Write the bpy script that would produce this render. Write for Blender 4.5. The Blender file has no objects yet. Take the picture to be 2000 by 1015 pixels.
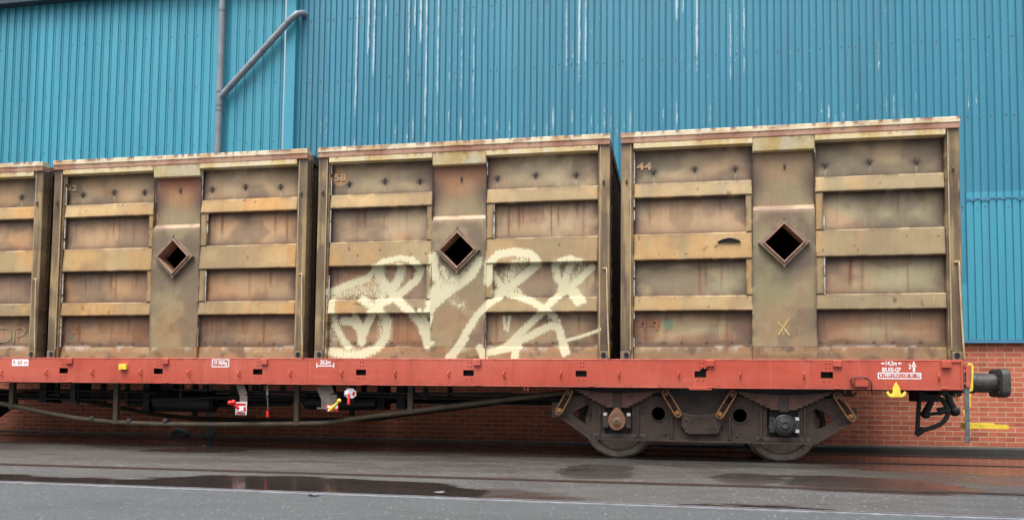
import bpy, bmesh, math, random
import numpy as np
from mathutils import Vector, Matrix

# ------------------------------------------------------------------ camera
S = bpy.context.scene
COL = S.collection
R_ = math.radians
F_PX, CX, CY, CAM_H = 1610.0, 1000.0, 676.0, 0.86          # photo pixels (2000 x 1015)
_ax = np.array([8300., 4., 1610.]); _ax /= np.linalg.norm(_ax)
_ay = np.array([315., -94., -1610.]); _ay -= _ax * (_ax @ _ay); _ay /= np.linalg.norm(_ay)
_az = np.cross(_ax, _ay)
ROT = np.array([_ax, _ay, _az])
cam_d = bpy.data.cameras.new('camera'); cam = bpy.data.objects.new('camera', cam_d); COL.objects.link(cam)
M4 = Matrix([list(ROT[0]) + [0], list(ROT[1]) + [0], list(ROT[2]) + [CAM_H], [0, 0, 0, 1]])
cam.matrix_world = M4
cam_d.sensor_fit = 'HORIZONTAL'; cam_d.sensor_width = 36.0
cam_d.lens = F_PX / 2000 * 36
cam_d.shift_x = 0; cam_d.shift_y = (CY - 507.5) / 2000
cam_d.clip_start = 0.05; cam_d.clip_end = 2000
S.camera = cam
S.render.resolution_x = 1024; S.render.resolution_y = 519

# ------------------------------------------------------------------ light
SUN_EL, SUN_AZ = R_(68), R_(200)        # azimuth measured from +Y clockwise: behind the camera, a little left
w = bpy.data.worlds.new('World'); S.world = w; w.use_nodes = True
nt = w.node_tree; nt.nodes.clear()
sky = nt.nodes.new('ShaderNodeTexSky'); sky.sky_type = 'NISHITA'; sky.sun_disc = False
sky.sun_elevation = SUN_EL; sky.sun_rotation = SUN_AZ; sky.air_density = 1.0; sky.dust_density = 4.0; sky.ozone_density = 1.0
hs = nt.nodes.new('ShaderNodeHueSaturation'); hs.inputs['Saturation'].default_value = 0.28
bg = nt.nodes.new('ShaderNodeBackground'); bg.inputs['Strength'].default_value = 0.15
wo = nt.nodes.new('ShaderNodeOutputWorld')
tcw = nt.nodes.new('ShaderNodeTexCoord'); spw = nt.nodes.new('ShaderNodeSeparateXYZ'); nt.links.new(tcw.outputs['Generated'], spw.inputs[0])
mrw = nt.nodes.new('ShaderNodeMapRange'); nt.links.new(spw.outputs[2], mrw.inputs[0])
for i_, x_ in zip((1, 2, 3, 4), (0.02, 0.75, 0.08, 1.45)): mrw.inputs[i_].default_value = x_
mxw = nt.nodes.new('ShaderNodeVectorMath'); mxw.operation = 'SCALE'; nt.links.new(hs.outputs[0], mxw.inputs[0]); nt.links.new(mrw.outputs[0], mxw.inputs['Scale'])
nt.links.new(sky.outputs[0], hs.inputs['Color']); nt.links.new(mxw.outputs[0], bg.inputs[0]); nt.links.new(bg.outputs[0], wo.inputs[0])
sd = bpy.data.lights.new('sun', 'SUN'); sd.energy = 1.2; sd.angle = R_(30); sd.color = (1.0, 0.96, 0.90)
sun = bpy.data.objects.new('sun', sd); COL.objects.link(sun)
dirv = Vector((math.sin(SUN_AZ) * math.cos(SUN_EL), math.cos(SUN_AZ) * math.cos(SUN_EL), math.sin(SUN_EL)))
sun.rotation_euler = dirv.to_track_quat('Z', 'Y').to_euler()
S.view_settings.view_transform = 'Standard'; S.view_settings.look = 'None'
S.view_settings.exposure = 0.98; S.view_settings.gamma = 1.0
S.render.engine = 'CYCLES'

# ------------------------------------------------------------------ measuring helpers
def ray(x, y): return ROT @ np.array([x - CX, -(y - CY), -F_PX])
def at(x, y, Y):
    d = ray(x, y); p = d * (Y / d[1]); return Vector((p[0], Y, p[2] + CAM_H))
def on_ground(x, y, z=0.0):
    d = ray(x, y); p = d * ((z - CAM_H) / d[2]); return Vector((p[0], p[1], z))

FY = 10.86            # plane of the wagon's front face
YC = 12.23            # wagon centre line
DECK = 1.312
WALL = 14.47          # plane of the shed's wall

def lin(r, g, b, k=0.8):
    f = lambda c: (c / 12.92 if c <= .04045 else ((c + .055) / 1.055) ** 2.4)
    return np.array([f(r / 255) * k, f(g / 255) * k, f(b / 255) * k])

# ------------------------------------------------------------------ value noise (numpy)
def _h(ix, iy, s):
    n = (ix.astype(np.int64) * 374761393 + iy.astype(np.int64) * 668265263 + s * 982451653) & 0x7fffffff
    n = ((n ^ (n >> 13)) * 1274126177) & 0x7fffffff
    n = (n ^ (n >> 16)) & 0xffff
    return n / 65535.0
def vn(x, y, s=0):
    x = np.asarray(x, float); y = np.asarray(y, float)
    ix = np.floor(x); iy = np.floor(y); fx = x - ix; fy = y - iy
    fx = fx * fx * (3 - 2 * fx); fy = fy * fy * (3 - 2 * fy)
    a = _h(ix, iy, s); b = _h(ix + 1, iy, s); c = _h(ix, iy + 1, s); d = _h(ix + 1, iy + 1, s)
    return (a * (1 - fx) + b * fx) * (1 - fy) + (c * (1 - fx) + d * fx) * fy
def fbm(x, y, s=0, o=4):
    t = 0; a = .5; n = 0
    for k in range(o):
        t = t + a * vn(x * 2 ** k, y * 2 ** k, s + k * 17); n += a; a *= .5
    return t / n
def sstep(a, b, x):
    t = np.clip((x - a) / (b - a), 0, 1); return t * t * (3 - 2 * t)

# ------------------------------------------------------------------ object helpers
ORG = {}
def tag(o, label=None, cat=None, group=None, kind=None):
    if label: o['label'] = label
    if cat: o['category'] = cat
    if group: o['group'] = group
    if kind: o['kind'] = kind
    return o
def thing(name, loc, label, cat, group=None):
    o = bpy.data.objects.new(name, None); COL.objects.link(o); o.location = loc; o.empty_display_size = .2
    ORG[o.name] = Vector(loc)
    return tag(o, label, cat, group)

def link(name, me, mat, parent=None, smooth=False, bevel=0, angle=35, origin=None):
    o = bpy.data.objects.new(name, me); COL.objects.link(o)
    org = Vector(origin) if origin is not None else (Vector(ORG[parent.name]) if parent is not None else Vector((0, 0, 0)))
    me.transform(Matrix.Translation(-org))
    ORG[o.name] = org
    if parent is not None:
        o.parent = parent; o.location = org - ORG[parent.name]
    else: o.location = org
    for m in (mat if isinstance(mat, (list, tuple)) else [mat]): me.materials.append(m)
    if smooth:
        me.polygons.foreach_set('use_smooth', [True] * len(me.polygons))
        me.set_sharp_from_angle(angle=R_(angle))
    if bevel:
        b = o.modifiers.new('bevel', 'BEVEL'); b.width = bevel; b.segments = 2; b.limit_method = 'ANGLE'; b.angle_limit = R_(40)
    me.update()
    return o

class MB:
    def __init__(s): s.v = []; s.f = []; s.mi = []
    def add(s, vs, fs, mi=0):
        b = len(s.v); s.v += [tuple(p) for p in vs]; s.f += [tuple(i + b for i in f) for f in fs]; s.mi += [mi] * len(fs); return s
    def box(s, x0, x1, y0, y1, z0, z1, mi=0):
        vs = [(x, y, z) for x in (x0, x1) for y in (y0, y1) for z in (z0, z1)]
        return s.add(vs, [(0, 1, 3, 2), (4, 6, 7, 5), (0, 4, 5, 1), (2, 3, 7, 6), (0, 2, 6, 4), (1, 5, 7, 3)], mi)
    def bar(s, p0, p1, w, d, up=(0, 1, 0), mi=0):
        """flat bar p0 -> p1: w across in the XZ plane, d along up"""
        p0 = Vector(p0); p1 = Vector(p1); t = (p1 - p0).normalized(); u = Vector(up); a = t.cross(u).normalized() * w / 2; u = u * d / 2
        vs = [p + i * a + j * u for p in (p0, p1) for i in (-1, 1) for j in (-1, 1)]
        return s.add(vs, [(0, 2, 3, 1), (4, 5, 7, 6), (0, 1, 5, 4), (2, 6, 7, 3), (0, 4, 6, 2), (1, 3, 7, 5)], mi)
    def tube(s, pts, r, n=10, cap=True, mi=0):
        pts = [Vector(p) for p in pts]; rs = r if isinstance(r, (list, tuple)) else [r] * len(pts)
        b = len(s.v); prev = None
        for i, p in enumerate(pts):
            t = (pts[min(i + 1, len(pts) - 1)] - pts[max(i - 1, 0)]).normalized()
            if prev is None:
                a = t.cross(Vector((0, 0, 1)) if abs(t.z) < .9 else Vector((0, 1, 0))).normalized()
            else:
                a = (prev - t * prev.dot(t)).normalized()
            prev = a; c = t.cross(a)
            for k in range(n):
                th = 2 * math.pi * k / n; s.v.append(tuple(p + (a * math.cos(th) + c * math.sin(th)) * rs[i]))
        for i in range(len(pts) - 1):
            for k in range(n):
                s.f.append((b + i * n + k, b + i * n + (k + 1) % n, b + (i + 1) * n + (k + 1) % n, b + (i + 1) * n + k)); s.mi.append(mi)
        if cap:
            s.f.append(tuple(b + k for k in reversed(range(n)))); s.f.append(tuple(b + (len(pts) - 1) * n + k for k in range(n))); s.mi += [mi, mi]
        return s
    def lathe(s, prof, c, axis='Y', n=32, mi=0):
        """prof: list of (radius, distance along the axis)"""
        b = len(s.v)
        for r, h in prof:
            for k in range(n):
                th = 2 * math.pi * k / n; ca, sa = r * math.cos(th), r * math.sin(th)
                s.v.append((c[0] + ca, c[1] + h, c[2] + sa) if axis == 'Y' else (c[0] + h, c[1] + ca, c[2] + sa))
        for i in range(len(prof) - 1):
            for k in range(n):
                s.f.append((b + i * n + k, b + i * n + (k + 1) % n, b + (i + 1) * n + (k + 1) % n, b + (i + 1) * n + k)); s.mi.append(mi)
        for i in (0, len(prof) - 1):
            if prof[i][0] > 1e-6: s.f.append(tuple(b + i * n + k for k in range(n))); s.mi.append(mi)
        return s
    def prism(s, poly, y0, y1, mi=0):
        n = len(poly); vs = [(x, y0, z) for x, z in poly] + [(x, y1, z) for x, z in poly]
        fs = [tuple(range(n)), tuple(reversed(range(n, 2 * n)))] + [(i, n + i, n + (i + 1) % n, (i + 1) % n) for i in range(n)]
        return s.add(vs, fs, mi)
    def sphere(s, c, r, n=10, mi=0):
        prof = [(max(1e-4, r * math.sin(math.pi * k / n)), -r * math.cos(math.pi * k / n)) for k in range(n + 1)]
        return s.lathe(prof, c, 'Y', n * 2, mi)
    def mesh(s, name):
        me = bpy.data.meshes.new(name); me.from_pydata(s.v, [], s.f); me.update()
        bm = bmesh.new(); bm.from_mesh(me); bmesh.ops.recalc_face_normals(bm, faces=bm.faces)
        bm.to_mesh(me); bm.free()
        if any(s.mi): me.polygons.foreach_set('material_index', s.mi)
        return me
    def build(s, name, mat, parent=None, smooth=False, bevel=0, angle=35, origin=None):
        return link(name, s.mesh(name), mat, parent, smooth, bevel, angle, origin)

def curve_plate(polys, y0, y1, name):
    """filled XZ outline with holes, between depths y0 and y1"""
    cu = bpy.data.curves.new(name, 'CURVE'); cu.dimensions = '2D'; cu.fill_mode = 'BOTH'
    for poly in polys:
        sp = cu.splines.new('POLY'); sp.points.add(len(poly) - 1); sp.use_cyclic_u = True
        for p, q in zip(sp.points, poly): p.co = (q[0], q[1], 0, 1)
    cu.extrude = abs(y1 - y0) / 2
    o = bpy.data.objects.new(name + '_tmp', cu); COL.objects.link(o)
    dg = bpy.context.evaluated_depsgraph_get(); me = bpy.data.meshes.new_from_object(o.evaluated_get(dg))
    bpy.data.objects.remove(o); bpy.data.curves.remove(cu)
    n = len(me.vertices); a = np.zeros(n * 3); me.vertices.foreach_get('co', a); a = a.reshape(-1, 3)
    b = np.stack([a[:, 0], (y0 + y1) / 2 + a[:, 2] * -1, a[:, 1]], 1)
    me.vertices.foreach_set('co', b.ravel()); me.materials.clear(); me.name = name; me.update()
    bm = bmesh.new(); bm.from_mesh(me); bmesh.ops.remove_doubles(bm, verts=bm.verts, dist=1e-5)
    bmesh.ops.recalc_face_normals(bm, faces=bm.faces); bm.to_mesh(me); bm.free()
    return me

def text_mesh(body, x0, x1, z0, z1, Y, name, mat, parent, bold=.02):
    cu = bpy.data.curves.new(name, 'FONT'); cu.body = body; cu.size = 1; cu.offset = bold; cu.extrude = .004; cu.resolution_u = 3
    o = bpy.data.objects.new(name + '_tmp', cu); COL.objects.link(o)
    dg = bpy.context.evaluated_depsgraph_get(); me = bpy.data.meshes.new_from_object(o.evaluated_get(dg))
    bpy.data.objects.remove(o); bpy.data.curves.remove(cu)
    n = len(me.vertices); a = np.zeros(n * 3); me.vertices.foreach_get('co', a); a = a.reshape(-1, 3)
    lo, hi = a.min(0), a.max(0); t = (a - lo) / (hi - lo)
    b = np.stack([x0 + t[:, 0] * (x1 - x0), Y - t[:, 2] * .0012, z0 + t[:, 1] * (z1 - z0)], 1)
    me.vertices.foreach_set('co', b.ravel()); me.materials.clear(); me.name = name; me.update()
    return link(name, me, mat, parent)

# ------------------------------------------------------------------ materials
class NT:
    def __init__(s, name):
        s.m = bpy.data.materials.new(name); s.m.use_nodes = True; s.t = s.m.node_tree; s.t.nodes.clear()
        s.out = s.n('ShaderNodeOutputMaterial'); s.p = s.n('ShaderNodeBsdfPrincipled'); s.l(s.p.outputs[0], s.out.inputs[0])
    def n(s, k, **kw):
        o = s.t.nodes.new(k)
        for a, b in kw.items(): setattr(o, a, b)
        return o
    def l(s, a, b): s.t.links.new(a, b)
    def put(s, sock, v):
        if isinstance(v, bpy.types.NodeSocket): s.l(v, sock)
        elif isinstance(v, (tuple, list, np.ndarray)): sock.default_value = (*[float(c) for c in v[:3]], 1) if len(sock.default_value) == 4 else tuple(float(c) for c in v[:3])
        else: sock.default_value = v
    def coord(s, scale=(1, 1, 1), kind='Object'):
        c = s.n('ShaderNodeTexCoord'); m = s.n('ShaderNodeMapping'); s.l(c.outputs[kind], m.inputs[0]); m.inputs['Scale'].default_value = scale
        return m.outputs[0]
    def pos(s, scale=(1, 1, 1)):
        c = s.n('ShaderNodeNewGeometry'); m = s.n('ShaderNodeMapping'); s.l(c.outputs['Position'], m.inputs[0]); m.inputs['Scale'].default_value = scale
        return m.outputs[0]
    def noise(s, vec, scale, detail=4, rough=.55):
        o = s.n('ShaderNodeTexNoise'); s.l(vec, o.inputs['Vector']); o.inputs['Scale'].default_value = scale; o.inputs['Detail'].default_value = detail; o.inputs['Roughness'].default_value = rough
        return o.outputs[0]
    def rng(s, v, a, b, c=0., d=1., smooth=False):
        o = s.n('ShaderNodeMapRange'); s.put(o.inputs[0], v)
        if smooth: o.interpolation_type = 'SMOOTHSTEP'
        for i, x in zip((1, 2, 3, 4), (a, b, c, d)): o.inputs[i].default_value = x
        return o.outputs[0]
    def math(s, op, a, b=0.):
        o = s.n('ShaderNodeMath', operation=op); s.put(o.inputs[0], a); s.put(o.inputs[1], b); return o.outputs[0]
    def mix(s, fac, a, b, mode='MIX'):
        o = s.n('ShaderNodeMix', data_type='RGBA', blend_type=mode); s.put(o.inputs[0], fac); s.put(o.inputs[6], a); s.put(o.inputs[7], b); return o.outputs[2]
    def attr(s, name):
        o = s.n('ShaderNodeAttribute'); o.attribute_name = name; return o
    def bump(s, h, strength=.3, dist=.01):
        o = s.n('ShaderNodeBump'); s.l(h, o.inputs['Height']); o.inputs['Strength'].default_value = strength; o.inputs['Distance'].default_value = dist
        s.l(o.outputs[0], s.p.inputs['Normal']); return o
    def base(s, c): s.put(s.p.inputs['Base Color'], c)
    def rough(s, v): s.put(s.p.inputs['Roughness'], v)
    def metal(s, v): s.put(s.p.inputs['Metallic'], v)

def simple(name, c, rough=.6, metal=0, var=.18, scale=12, dirt=None, dirt_amt=.4, dscale=5, bump=.15):
    m = NT(name); v = m.coord(); n1 = m.noise(v, scale, 5); f = m.rng(n1, .3, .7, 1 - var, 1 + var)
    col = m.mix(1.0, c, f, 'MULTIPLY')
    if dirt is not None:
        d = m.rng(m.noise(v, dscale, 6, .65), .45, .68, 0, dirt_amt); col = m.mix(d, col, dirt)
    m.base(col); m.rough(m.rng(n1, .3, .7, rough - .08, rough + .08)); m.metal(metal)
    if bump: m.bump(m.noise(v, scale * 4, 3), bump, .004)
    return m.m

# weathered paint of the containers: colour laid down per vertex, broken up by fine noise; sprayed lettering as a mask
def make_container_mat():
    m = NT('weathered_container_paint'); a = m.attr('col'); k = m.attr('msk')
    v = m.pos()
    fine = m.noise(v, 60, 4, .6); mid = m.noise(v, 9, 5, .6); st = m.noise(m.pos((26, 26, 1.3)), 1.0, 4, .6)
    c = m.mix(1.0, a.outputs['Color'], m.rng(fine, .25, .75, .91, 1.09), 'MULTIPLY')
    c = m.mix(1.0, c, m.rng(mid, .25, .75, .94, 1.06), 'MULTIPLY')
    c = m.mix(1.0, c, m.rng(st, .25, .75, .95, 1.05), 'MULTIPLY')
    sep = m.n('ShaderNodeSeparateColor'); m.l(k.outputs['Color'], sep.inputs[0])
    sc = m.n('ShaderNodeMapping'); gs = m.n('ShaderNodeNewGeometry'); m.l(gs.outputs['Position'], sc.inputs[0]); sc.inputs['Rotation'].default_value = (0, R_(17), 0); sc.inputs['Scale'].default_value = (60, 60, 2.2)
    c = m.mix(m.rng(m.noise(sc.outputs[0], 1, 2, .5), .72, .76, 0, .5), c, lin(216, 200, 170))
    c = m.mix(m.rng(m.noise(v, 24, 4, .7), .70, .73, 0, .65), c, lin(84, 60, 48))
    # rust running down in threads where the weight says so
    thr = m.rng(m.noise(m.pos((45, 45, .9)), 1.0, 3, .5), .52, .66)
    c = m.mix(m.math('MULTIPLY', thr, m.math('MULTIPLY', sep.outputs[1], .22)), c, lin(120, 62, 38))
    # chipped paint
    chip = m.math('MULTIPLY', m.rng(m.noise(v, 38, 5, .7), .56, .62), sep.outputs[2]); c = m.mix(chip, c, lin(105, 58, 38))
    # spray paint
    rot = m.n('ShaderNodeMapping'); gp = m.n('ShaderNodeNewGeometry'); m.l(gp.outputs['Position'], rot.inputs[0]); rot.inputs['Rotation'].default_value = (0, R_(38), 0); rot.inputs['Scale'].default_value = (58, 58, 11)
    nz = m.math('ADD', m.math('ADD', m.math('MULTIPLY', m.rng(m.noise(v, 52, 3, .75), .34, .64), .44), .15), m.math('MULTIPLY', m.rng(m.noise(rot.outputs[0], 1, 3, .7), .36, .64), .38))
    g = m.rng(m.math('SUBTRACT', sep.outputs[0], nz), -.03, .07)
    g = m.math('MULTIPLY', g, m.rng(sep.outputs[0], .02, .12))
    hal = m.math('MULTIPLY', m.rng(sep.outputs[0], .1, .7), m.rng(m.noise(v, 120, 2, .7), .38, .62, .0, .42)); g = m.math('MAXIMUM', g, hal)
    c = m.mix(m.math('MULTIPLY', g, .93), c, lin(228, 220, 182))
    m.base(c)
    m.rough(m.rng(mid, .3, .7, .42, .62)); m.p.inputs['Specular IOR Level'].default_value = .4
    h = m.math('ADD', m.math('MULTIPLY', fine, .25), m.math('MULTIPLY', m.noise(v, 2.6, 3), 2.4)); m.bump(h, .45, .008)
    return m.m
M_CONT = make_container_mat()
M_CINT = simple('container_interior_rust', lin(70, 50, 40, .35), .9)
M_HOOK = simple('lashing_eye_steel', lin(120, 112, 105), .4, .6)
M_GLINT = simple('pale_edge_glint', lin(225, 222, 215), .35, .1, dirt=lin(120, 85, 60), dirt_amt=.9, dscale=9)  # pale colour standing in for sky reflected along the panel edges
M_ENDW = simple('container_end_paint', lin(84, 70, 56), .6, dirt=lin(70, 45, 32), dirt_amt=.8)
M_RUSTEDGE = simple('flaking_rust_edge', lin(84, 56, 44), .85, dirt=lin(40, 28, 24), dirt_amt=.7, dscale=14)
M_NUM = simple('faded_number_paint', lin(226, 184, 138), .6, var=.25, scale=30)
M_NUM5 = simple('pale_number_paint', lin(190, 164, 130), .6, var=.1, scale=30)
M_NUM2 = simple('worn_number_paint', lin(160, 104, 66), .6, var=.3, scale=30)
M_NUM3 = simple('ghost_number_paint', lin(232, 198, 146), .6, var=.08, scale=30)
M_NUM4 = simple('ghost_brown_paint', lin(136, 92, 66), .6, var=.3, scale=30)
M_CHALK = simple('yellow_chalk', lin(232, 214, 130), .8, var=.3, scale=60)
M_CHALK2 = simple('pale_chalk', lin(168, 160, 130), .8, var=.3, scale=60)

def make_red():
    m = NT('red_wagon_paint'); v = m.pos()
    c = m.mix(m.rng(m.noise(m.pos((.35, 1, 1.2)), 1.0, 4), .35, .65), lin(196, 80, 58), lin(211, 105, 86))
    c = m.mix(m.rng(m.noise(v, 7, 6, .7), .62, .75, 0, .35), c, lin(140, 62, 52))
    c = m.mix(m.rng(m.noise(m.pos((2, 2, 9)), 2, 5, .6), .55, .8, 0, .25), c, lin(205, 130, 115))
    c = m.mix(m.rng(m.noise(v, 80, 3), .3, .7, 0, .14), c, lin(150, 70, 58))
    c = m.mix(m.rng(m.noise(m.pos((5, 5, .8)), 1, 5, .65), .5, .72, 0, .45), c, lin(158, 66, 48))
    c = m.mix(m.rng(m.noise(m.pos((16, 16, 1.0)), 1, 4, .6), .58, .7, 0, .22), c, lin(226, 140, 124))
    c = m.mix(m.rng(m.noise(v, 30, 4, .7), .66, .72, 0, .55), c, lin(110, 54, 46))
    gz_ = m.n('ShaderNodeNewGeometry'); sz = m.n('ShaderNodeSeparateXYZ'); m.l(gz_.outputs['Position'], sz.inputs[0])
    ed = m.rng(m.math('ABSOLUTE', m.math('SUBTRACT', sz.outputs[2], 1.129)), .120, .183); c = m.mix(m.math('MULTIPLY', ed, m.rng(m.noise(m.pos((7, 7, 16)), 1, 5, .7), .52, .60, 0, .6)), c, lin(118, 58, 46))
    c = m.mix(m.math('MULTIPLY', m.rng(sz.outputs[2], 1.06, .95), m.rng(m.noise(m.pos((1.5, 1, 5)), 1, 5, .65), .42, .7, 0, .5)), c, lin(150, 78, 62))
    m.base(c); m.rough(m.rng(m.noise(v, 5, 4), .3, .7, .36, .6)); m.p.inputs['Specular IOR Level'].default_value = .4
    h = m.math('ADD', m.math('MULTIPLY', m.noise(v, 2.6, 3), 2.2), m.math('MULTIPLY', m.noise(v, 45, 3), .12)); m.bump(h, .5, .008)
    return m.m
M_RED = make_red()
M_BLACK = simple('grimy_black_steel', (.022, .021, .022), .55)
M_DARK = simple('dark_underframe', (.045, .04, .036), .7, dirt=(.09, .07, .05), dirt_amt=.6)
M_OLIVE = simple('dusty_olive_steel', lin(84, 72, 54), .65, dirt=lin(48, 41, 33), dirt_amt=.7)
M_BOGIE = simple('brake_dust_brown', lin(66, 51, 42), .8, dirt=lin(32, 27, 24), dirt_amt=.95, dscale=6, bump=.7)
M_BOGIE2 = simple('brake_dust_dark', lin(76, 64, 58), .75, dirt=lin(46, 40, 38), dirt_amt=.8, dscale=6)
M_SPRING = simple('rusty_spring_steel', lin(108, 74, 64), .7, dirt=lin(60, 44, 38), dirt_amt=.7, dscale=9)
M_AXB = simple('rusty_axle_box', lin(132, 94, 70), .65, dirt=lin(64, 48, 40), dirt_amt=.8, dscale=14)
M_AXBLK = simple('oily_black_axle_box', (.028, .028, .03), .35, dirt=(.07, .06, .05), dirt_amt=.5, dscale=14)
M_LINK = simple('ochre_link_paint', lin(150, 100, 48), .6, dirt=lin(54, 42, 32), dirt_amt=.95, dscale=18)
M_LINKDK = simple('link_gap_grease', (.02, .018, .016), .7)
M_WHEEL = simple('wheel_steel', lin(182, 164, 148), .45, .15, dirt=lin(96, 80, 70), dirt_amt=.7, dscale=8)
M_WHEELIN = simple('wheel_web', lin(84, 80, 80), .55, .3)
M_YEL = simple('yellow_paint', lin(250, 222, 76, .9), .45, var=.08, dirt=lin(180, 150, 60), dirt_amt=.4)
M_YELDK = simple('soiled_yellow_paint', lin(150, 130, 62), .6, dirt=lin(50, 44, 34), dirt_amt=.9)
M_HANDRED = simple('signal_red_paint', lin(226, 44, 40, .9), .4, var=.06)
M_WHITE = simple('white_lettering_paint', (.82, .82, .82), .55, var=.05, bump=0)
M_PLATE = simple('white_enamel_plate', (.74, .74, .75), .4, var=.06, bump=0)
M_PLATERED = simple('red_plate_print', lin(200, 56, 54), .45, var=.1, bump=0)
M_GREY = simple('grey_bracket_paint', lin(128, 118, 108), .6, dirt=lin(80, 70, 60), dirt_amt=.6)
M_BUFF = simple('greased_buffer_steel', (.06, .057, .055), .42, .3, dirt=(.13, .115, .10), dirt_amt=.6, dscale=5)
M_RUB = simple('black_hose_rubber', (.035, .033, .033), .6)
M_BAR = simple('galvanised_grey_bar', lin(118, 122, 124), .5, .3, dirt=lin(60, 62, 64), dirt_amt=.8, dscale=20)
M_HOLE = simple('dark_hole', (.012, .011, .011), .9, bump=0)
M_PIPE = simple('grey_pipe_paint', lin(142, 150, 158), .5, var=.08, scale=4, dirt=lin(112, 118, 124), dirt_amt=.6)
M_COLLAR = simple('pipe_collar', lin(122, 130, 138), .5)

def make_cladding(name, c0, c1, peel):
    m = NT(name); v = m.pos()
    c = m.mix(m.rng(m.noise(m.pos((3.2, 1, .22)), 1, 4), .3, .7), c0, c1)
    c = m.mix(1.0, c, m.rng(m.noise(m.pos((22, 8, .5)), 1, 3), .25, .75, .92, 1.07), 'MULTIPLY')
    c = m.mix(m.rng(m.noise(v, 90, 3), .35, .7, 0, .10), c, lin(150, 190, 205))
    gx_ = m.n('ShaderNodeNewGeometry'); sn = m.n('ShaderNodeVectorMath', operation='SNAP'); m.l(gx_.outputs['Position'], sn.inputs[0]); sn.inputs[1].default_value = (.916, 50, 50)
    wnn = m.n('ShaderNodeTexWhiteNoise'); m.l(sn.outputs[0], wnn.inputs[0]); c = m.mix(1.0, c, m.rng(wnn.outputs[0], 0, 1, .93, 1.06), 'MULTIPLY')
    c = m.mix(m.rng(m.noise(m.pos((9, 3, .35)), 1, 5, .7), .52, .75, 0, .35), c, lin(84, 112, 124))
    if peel:
        k = m.attr('msk'); sep = m.n('ShaderNodeSeparateColor'); m.l(k.outputs['Color'], sep.inputs[0])
        nz = m.math('ADD', m.math('MULTIPLY', m.noise(m.pos((50, 10, 17)), 1, 4, .75), .85), m.math('MULTIPLY', m.math('SUBTRACT', m.noise(m.pos((24, 5, 3.2)), 1, 3, .6), .28), 1.1))
        g = m.rng(m.math('SUBTRACT', m.math('MULTIPLY', sep.outputs[0], 1.02), nz), -.03, .08)
        c = m.mix(m.math('MULTIPLY', g, .85), c, lin(196, 214, 220))
        # sparse flakes everywhere
        f = m.rng(m.noise(m.pos((34, 5, 12)), 1, 3, .6), .70, .72); c = m.mix(m.math('MULTIPLY', f, .7), c, lin(190, 214, 222))
        c = m.mix(m.math('MULTIPLY', sep.outputs[1], .55), c, lin(120, 120, 122))
    m.base(c); m.rough(.5); m.bump(m.noise(m.pos((2, 1, 1.2)), 1, 3), .25, .01)
    return m.m
M_BLUE = make_cladding('weathered_blue_cladding', lin(42, 130, 158), lin(58, 144, 170), True)
M_CYAN = make_cladding('turquoise_cladding', lin(54, 154, 180), lin(70, 166, 188), False)
M_TRIM = simple('turquoise_trim', lin(66, 162, 186), .5, var=.05, scale=3)
M_FLASH = simple('blue_grey_flashing', lin(72, 132, 164), .5, var=.1)
M_EAVE = simple('dark_eaves_trim', lin(52, 66, 80), .6)
M_SCREW = simple('rusty_screw_head', lin(66, 60, 56), .6)

def make_brick():
    m = NT('red_brick_wall'); tc = m.n('ShaderNodeNewGeometry')
    sp = m.n('ShaderNodeSeparateXYZ'); m.l(tc.outputs['Position'], sp.inputs[0]); cb = m.n('ShaderNodeCombineXYZ'); m.l(sp.outputs[0], cb.inputs[0]); m.l(sp.outputs[2], cb.inputs[1])
    b = m.n('ShaderNodeTexBrick'); m.l(cb.outputs[0], b.inputs['Vector'])
    b.inputs['Scale'].default_value = 1; b.inputs['Brick Width'].default_value = .262; b.inputs['Row Height'].default_value = .0795
    b.inputs['Mortar Size'].default_value = .0072; b.inputs['Mortar Smooth'].default_value = .15; b.inputs['Bias'].default_value = -.1
    m.put(b.inputs['Color1'], lin(206, 112, 82, .9)); m.put(b.inputs['Color2'], lin(184, 92, 68, .9)); m.put(b.inputs['Mortar'], lin(206, 184, 152, .9))
    v = m.pos(); bb = m.n('ShaderNodeTexVoronoi'); 
    cell = m.n('ShaderNodeVectorMath', operation='SNAP'); m.l(cb.outputs[0], cell.inputs[0]); cell.inputs[1].default_value = (.131, .0795, 1)
    wn = m.n('ShaderNodeTexWhiteNoise'); m.l(cell.outputs[0], wn.inputs[0])
    c = m.mix(m.rng(m.noise(v, 22, 5), .3, .7, 0, .4), b.outputs['Color'], lin(202, 118, 92))
    c = m.mix(m.rng(m.noise(v, 1.2, 5, .6), .5, .8, 0, .3), c, lin(140, 78, 62))
    c = m.mix(m.math('MULTIPLY', m.math('SUBTRACT', 1.0, b.outputs['Fac']), m.rng(wn.outputs[0], .55, 1.0, 0, .38)), c, lin(120, 62, 52))
    # old damp and algae along the lowest courses
    damp = m.math('MULTIPLY', m.rng(sp.outputs[2], .0, .30, 1, 0), m.rng(m.noise(v, 4, 4), .3, .62))
    c = m.mix(m.math('MULTIPLY', damp, .5), c, lin(104, 70, 58))
    lime = m.rng(m.noise(v, 26, 3, .6), .72, .76); c = m.mix(m.math('MULTIPLY', lime, .7), c, lin(206, 180, 165))
    m.base(c); m.rough(.85)
    h = m.math('ADD', m.math('MULTIPLY', b.outputs['Fac'], -1.0), m.math('MULTIPLY', m.noise(v, 90, 3), .25)); m.bump(h, .8, .006)
    return m.m
M_BRICK = make_brick()
M_PLINTH = simple('tarred_concrete', (.040, .039, .037), .9, var=.3, scale=9, dirt=(.055, .065, .04), dirt_amt=.5, dscale=7)
M_RAIL = simple('rusty_rail_head', lin(70, 54, 48), .5, .3, dirt=lin(70, 50, 42), dirt_amt=.6)
M_RAILB = simple('worn_rail_head', lin(150, 154, 160), .5, .3, dirt=lin(95, 90, 88), dirt_amt=.6)
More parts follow.
